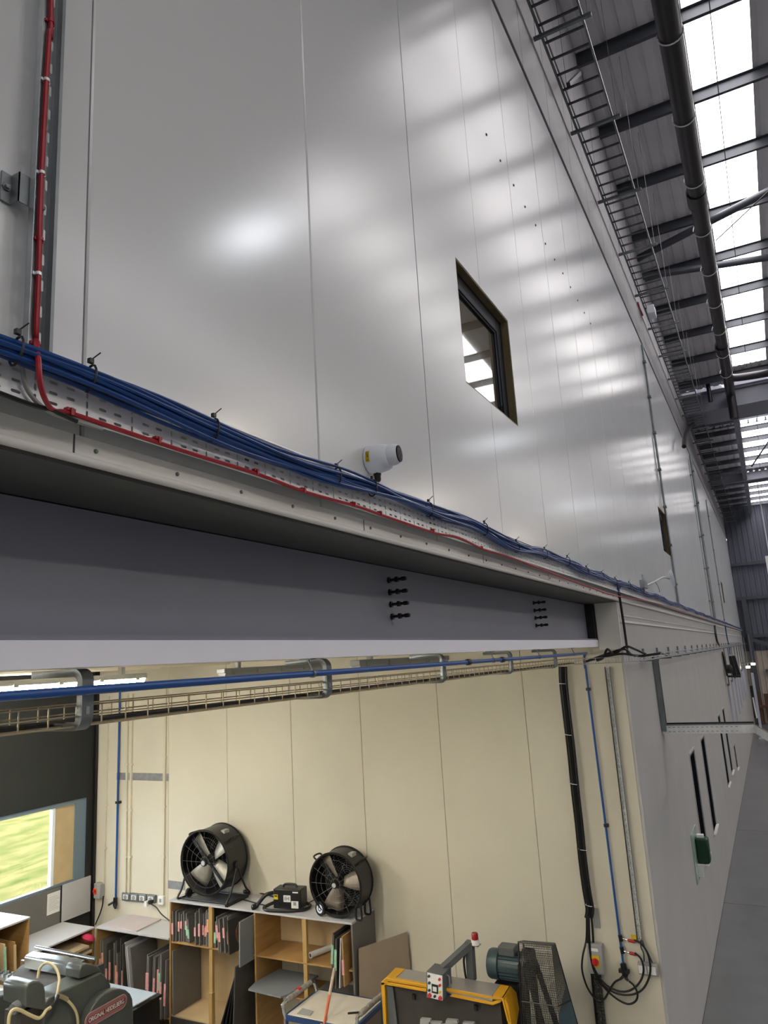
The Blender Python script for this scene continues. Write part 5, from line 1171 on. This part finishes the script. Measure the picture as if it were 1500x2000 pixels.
for k, (yb, cz) in enumerate(((2.705, .75), (2.68, .8))):
    pc, fcx = V((7.93, yb, 1.68)), V((7.86 - .06 * k, yb - .03 - .26 * k, cz)); ring = []
    ring = [pc + V((math.cos(R(a)) * .13, 0, math.sin(R(a)) * .13)) for a in range(0, 181, 20)] + [fcx + V((math.cos(R(a)) * .2, 0, math.sin(R(a)) * .2)) for a in range(180, 361, 20)]
    b = MB(); n = len(ring)
    b.add([p + V((0, .03, 0)) for p in ring] + [p - V((0, .03, 0)) for p in ring], [(i, (i + 1) % n, n + (i + 1) % n, n + i) for i in range(n)])
    b.build('drive_belt', M_BLACK, gd, solid=.012)
MB().lathe([(.125, 0), (.125, .1), (0, .1), (0, 0)], (7.93, 2.75, 1.68), (0, -1, 0), 24).build('pulley', M_BLACKM, gd)
MB().lathe([(.19, 0), (.19, .2), (0, .2), (0, 0)], (7.82, 2.73, .7), (0, -1, 0), 24).build('flywheel', M_BLACKM, gd)

# ================================================================== AISLE SIDE, FAR HALL
ar = thing('wall_tray', 'upright galvanised tray on the grey wall, joining a tray across the aisle', 'cable tray', (11.0, 1.46, 3.7))
MB().box((10.86, 1.43, 3.66), (10.875, 1.495, 4.64)).box((10.97, 1.43, 3.66), (10.985, 1.495, 4.64)).box((10.875, 1.475, 3.66), (10.97, 1.482, 4.64)).build('channel', M_GALVD, ar)
xt = thing('aisle_tray', 'slotted galvanised tray crossing the aisle away from the grey wall', 'cable tray', (10.9, .9, 3.65))
b = MB(); XT = 10.93
for k in range(19):
    y0 = 1.49 - .06 * k
    sl3 = [] if k > 15 else [(y0 - .045, y0 - .015, 3.645, 3.655), (y0 - .045, y0 - .015, 3.7, 3.71)]
    slot_plate(b, lambda s_, t_: (XT, s_, t_), None, y0 - .06, y0, 3.62, 3.735, sl3)
e_ = [V((XT, .35, 3.62)), V((9.0, .02, 3.62))]
b.add([e_[0], e_[1], e_[1] + V((0, 0, .115)), e_[0] + V((0, 0, .115))], [(0, 1, 2, 3)]); b.build('slotted_side', M_GALVB, xt, smooth=False, solid=.002)
MB().box((XT, .35, 3.62), (XT + .15, 1.49, 3.625)).build('tray_floor', M_GALV, xt); MB().box((XT + .148, .35, 3.62), (XT + .15, 1.49, 3.735)).build('far_side', M_GALV, xt)
MB().tube([(XT - .004, 1.49, 3.735), (XT - .004, .35, 3.735), (9.0, .02, 3.735)], .006, 6).build('rim', M_GALVD, xt)
MB().tube([(XT + .07, 1.46, 3.75), (XT + .07, .35, 3.75)], .012, 6).build('cable', M_BLACK, xt)

fa = thing('first_aid_point', 'green case on a clear backboard fixed low on the grey wall', 'first aid point', (12.9, WY, 1.3))
MB().box((12.45, WY - .012, 1.28), (13.15, WY - .002, 1.98)).build('backboard', mat('clear_board', '9fb5aa', .2), fa)
MB().box((12.78, 1.30, 1.50), (12.98, WY - .015, 1.86)).build('case', M_GREENB, fa, bevel=.03)
MB().box((12.74, 1.32, 1.475), (13.0, WY - .012, 1.49)).build('bracket_shelf', M_PAPER, fa)
MB().box((12.72, 1.42, 1.32), (12.76, WY - .012, 1.47)).build('leaflet', M_PAPER, fa)
MB().box((12.83, 1.36, 1.86), (12.93, 1.46, 1.90)).build('carry_handle', M_PAPER, fa)

hu = thing('heater_unit', 'louvred heater unit bracketed high on the grey wall far down the aisle', 'heater', (27, 1.2, 4))
c4 = [P(x, y, X=27) for x, y in ((1422, 1280), (1436, 1279), (1448, 1320), (1431, 1321))]
MB().prism(c4, (.6, 0, 0)).build('case', M_GREYPL, hu)
for i in range(2):
    s0, s1 = .06 + .47 * i, .47 + .47 * i
    MB().prism([c4[0].lerp(c4[1], s0) + V((-.01, 0, -.03)), c4[0].lerp(c4[1], s1) + V((-.01, 0, -.03)), c4[3].lerp(c4[2], s1) + V((-.01, 0, .03)), c4[3].lerp(c4[2], s0) + V((-.01, 0, .03))], (-.02, 0, 0)).build('grille', M_BLACKM, hu)
MB().bar(P(1421, 1321, X=26.8), P(1447, 1321, X=26.8), .12, .06).build('bracket_shelf', M_BLACK, hu)
MB().bar(P(1411, 1275, Y=1.45), P(1420, 1318, Y=1.45), .05, .1).build('wall_rail', M_BLACKM, hu)
MB().lathe([(0, 0), (.14, .02), (.14, .15), (0, .2)], P(1419, 1307, X=26.5), (-.3, -1, 0), 12).build('fan_motor', M_BLACK, hu)
for i in range(7):
    x = 27.5 + 2.6 * i; y = 1.44
    t = thing('cable_drop_guard', ['nearest', 'second', 'third', 'fourth', 'fifth', 'sixth', 'farthest'][i] + ' pale blue guarded cable drop on the far grey wall', 'cable guard', (x, y, 2.0), 'cable drops down the far wall')
    MB().tube([(x, y, 3.4), (x, y, 4.66)], .02, 6).build('cable', M_GALVD, t)
    MB().box((x - .06, WY - .05, 1.9 + .05 * i), (x + .06, WY - .002, 3.4)).build('guard', mat('pale_blue_guard', 'aab0c4', .4), t)
    MB().box((x - .08, WY - .07, 3.38), (x + .08, WY - .002, 3.44)).build('cap', M_GALVD, t)
t = thing('grey_post', 'pale post beside the far aisle, past the blue guards', 'post', (42, 1.2, 0))
MB().box((41.9, 1.0, 0), (42.1, 1.12, 3.2)).box((41.8, .9, 0), (42.2, 1.22, .05)).build('post', mat('pale_blue_grey', 'aeb6c2', .5), t)
t = MB().prism([P(x, y, X=48.6) for x, y in ((1464, 1340), (1470, 1339), (1481, 1401), (1474, 1403))], (.06, 0, 0)).build('open_door_leaf', M_BLACKM); t.name = 'leaf'
dr = thing('far_door', 'dark door standing open at the far end of the grey wall', 'door', (36, 1.1, 0)); attach(t, dr)
MB().prism([P(x, y, X=48.55) for x, y in ((1469, 1362), (1472, 1362), (1480, 1402), (1477, 1403))], (-.02, 0, 0)).build('edge_strip', M_PAPER, dr)
for i, (a, c, l) in enumerate((((1478, 1350), (1487, 1378), 'narrow brown board standing by the far end wall'), ((1491, 1355), (1506, 1382), 'wide brown board standing at the right edge by the far wall'))):
    p, q = P(*a, X=49), P(*c, X=49)
    o = MB().box((49, p.y, P(1487, 1378, X=49).z), (49.08, q.y, p.z)).build('brown_board', M_BROWN); tag(o, l, 'board')
p, q = P(1477, 1378, X=49), P(1506, 1382, X=49); q.z = P(1487, 1378, X=49).z
o = MB().box((48.7, p.y, q.z - .12), (49.4, q.y, q.z)).box((48.8, p.y - .3, 0), (48.95, p.y - .15, q.z - .1)).box((48.8, q.y + .15, 0), (48.95, q.y + .3, q.z - .1)).build('bench', M_BROWN); tag(o, 'brown bench carrying the brown boards by the far wall', 'bench')
for i, (x, y) in enumerate(((1461, 1303), (1471, 1297))):
    q = P(x, y, X=42); t = thing('far_lamp', ['small bright lamp, lower left of the far pair', 'small bright lamp, upper right of the far pair'][i], 'lamp', q)
    MB().box(q + V((-.08, -.1, -.05)), q + V((.08, .1, .05))).build('lens', M_FARLAMP, t); MB().bar(q + V((0, 0, .07)), (q.x, WY, q.z + .07), .04, .04).build('arm', M_GALVD, t); MB().tube([q + V((0, 0, .05)), q + V((0, 0, 1.5))], .02, 6).build('stem', M_GALVD, t)
q = P(1494, 1086, X=40); q2 = P(1506, 1122, X=40)
o = MB().box((40, q.y, q2.z), (40.3, q2.y - .3, q.z)).tube([(40.15, q.y - .2, q.z - .02), (40.15, q.y - .2, ZR2 + .1)], .02, 6).build('hanging_panel', M_PAPER); tag(o, 'white panel hung from the roof at the right picture edge', 'panel')

# ================================================================== OUTSIDE THE WINDOW
b = MB(); nx, ny = 40, 40
def gz(x, y): return -.25 + .05 * (y - 10) + .22 * math.sin(x * .9 + y * .35) * math.sin(y * .55) + .1 * math.sin(x * 2.1 + y * 1.3)
vs = [(-30 + 2 * i, 10.25 + 1.5 * j, gz(-30 + 2 * i, 10.25 + 1.5 * j) if j else -.3) for j in range(ny) for i in range(nx)]
b.add(vs, [(j * nx + i, j * nx + i + 1, (j + 1) * nx + i + 1, (j + 1) * nx + i) for j in range(ny - 1) for i in range(nx - 1)])
struct(b.build('ground_outside', M_GRASS))
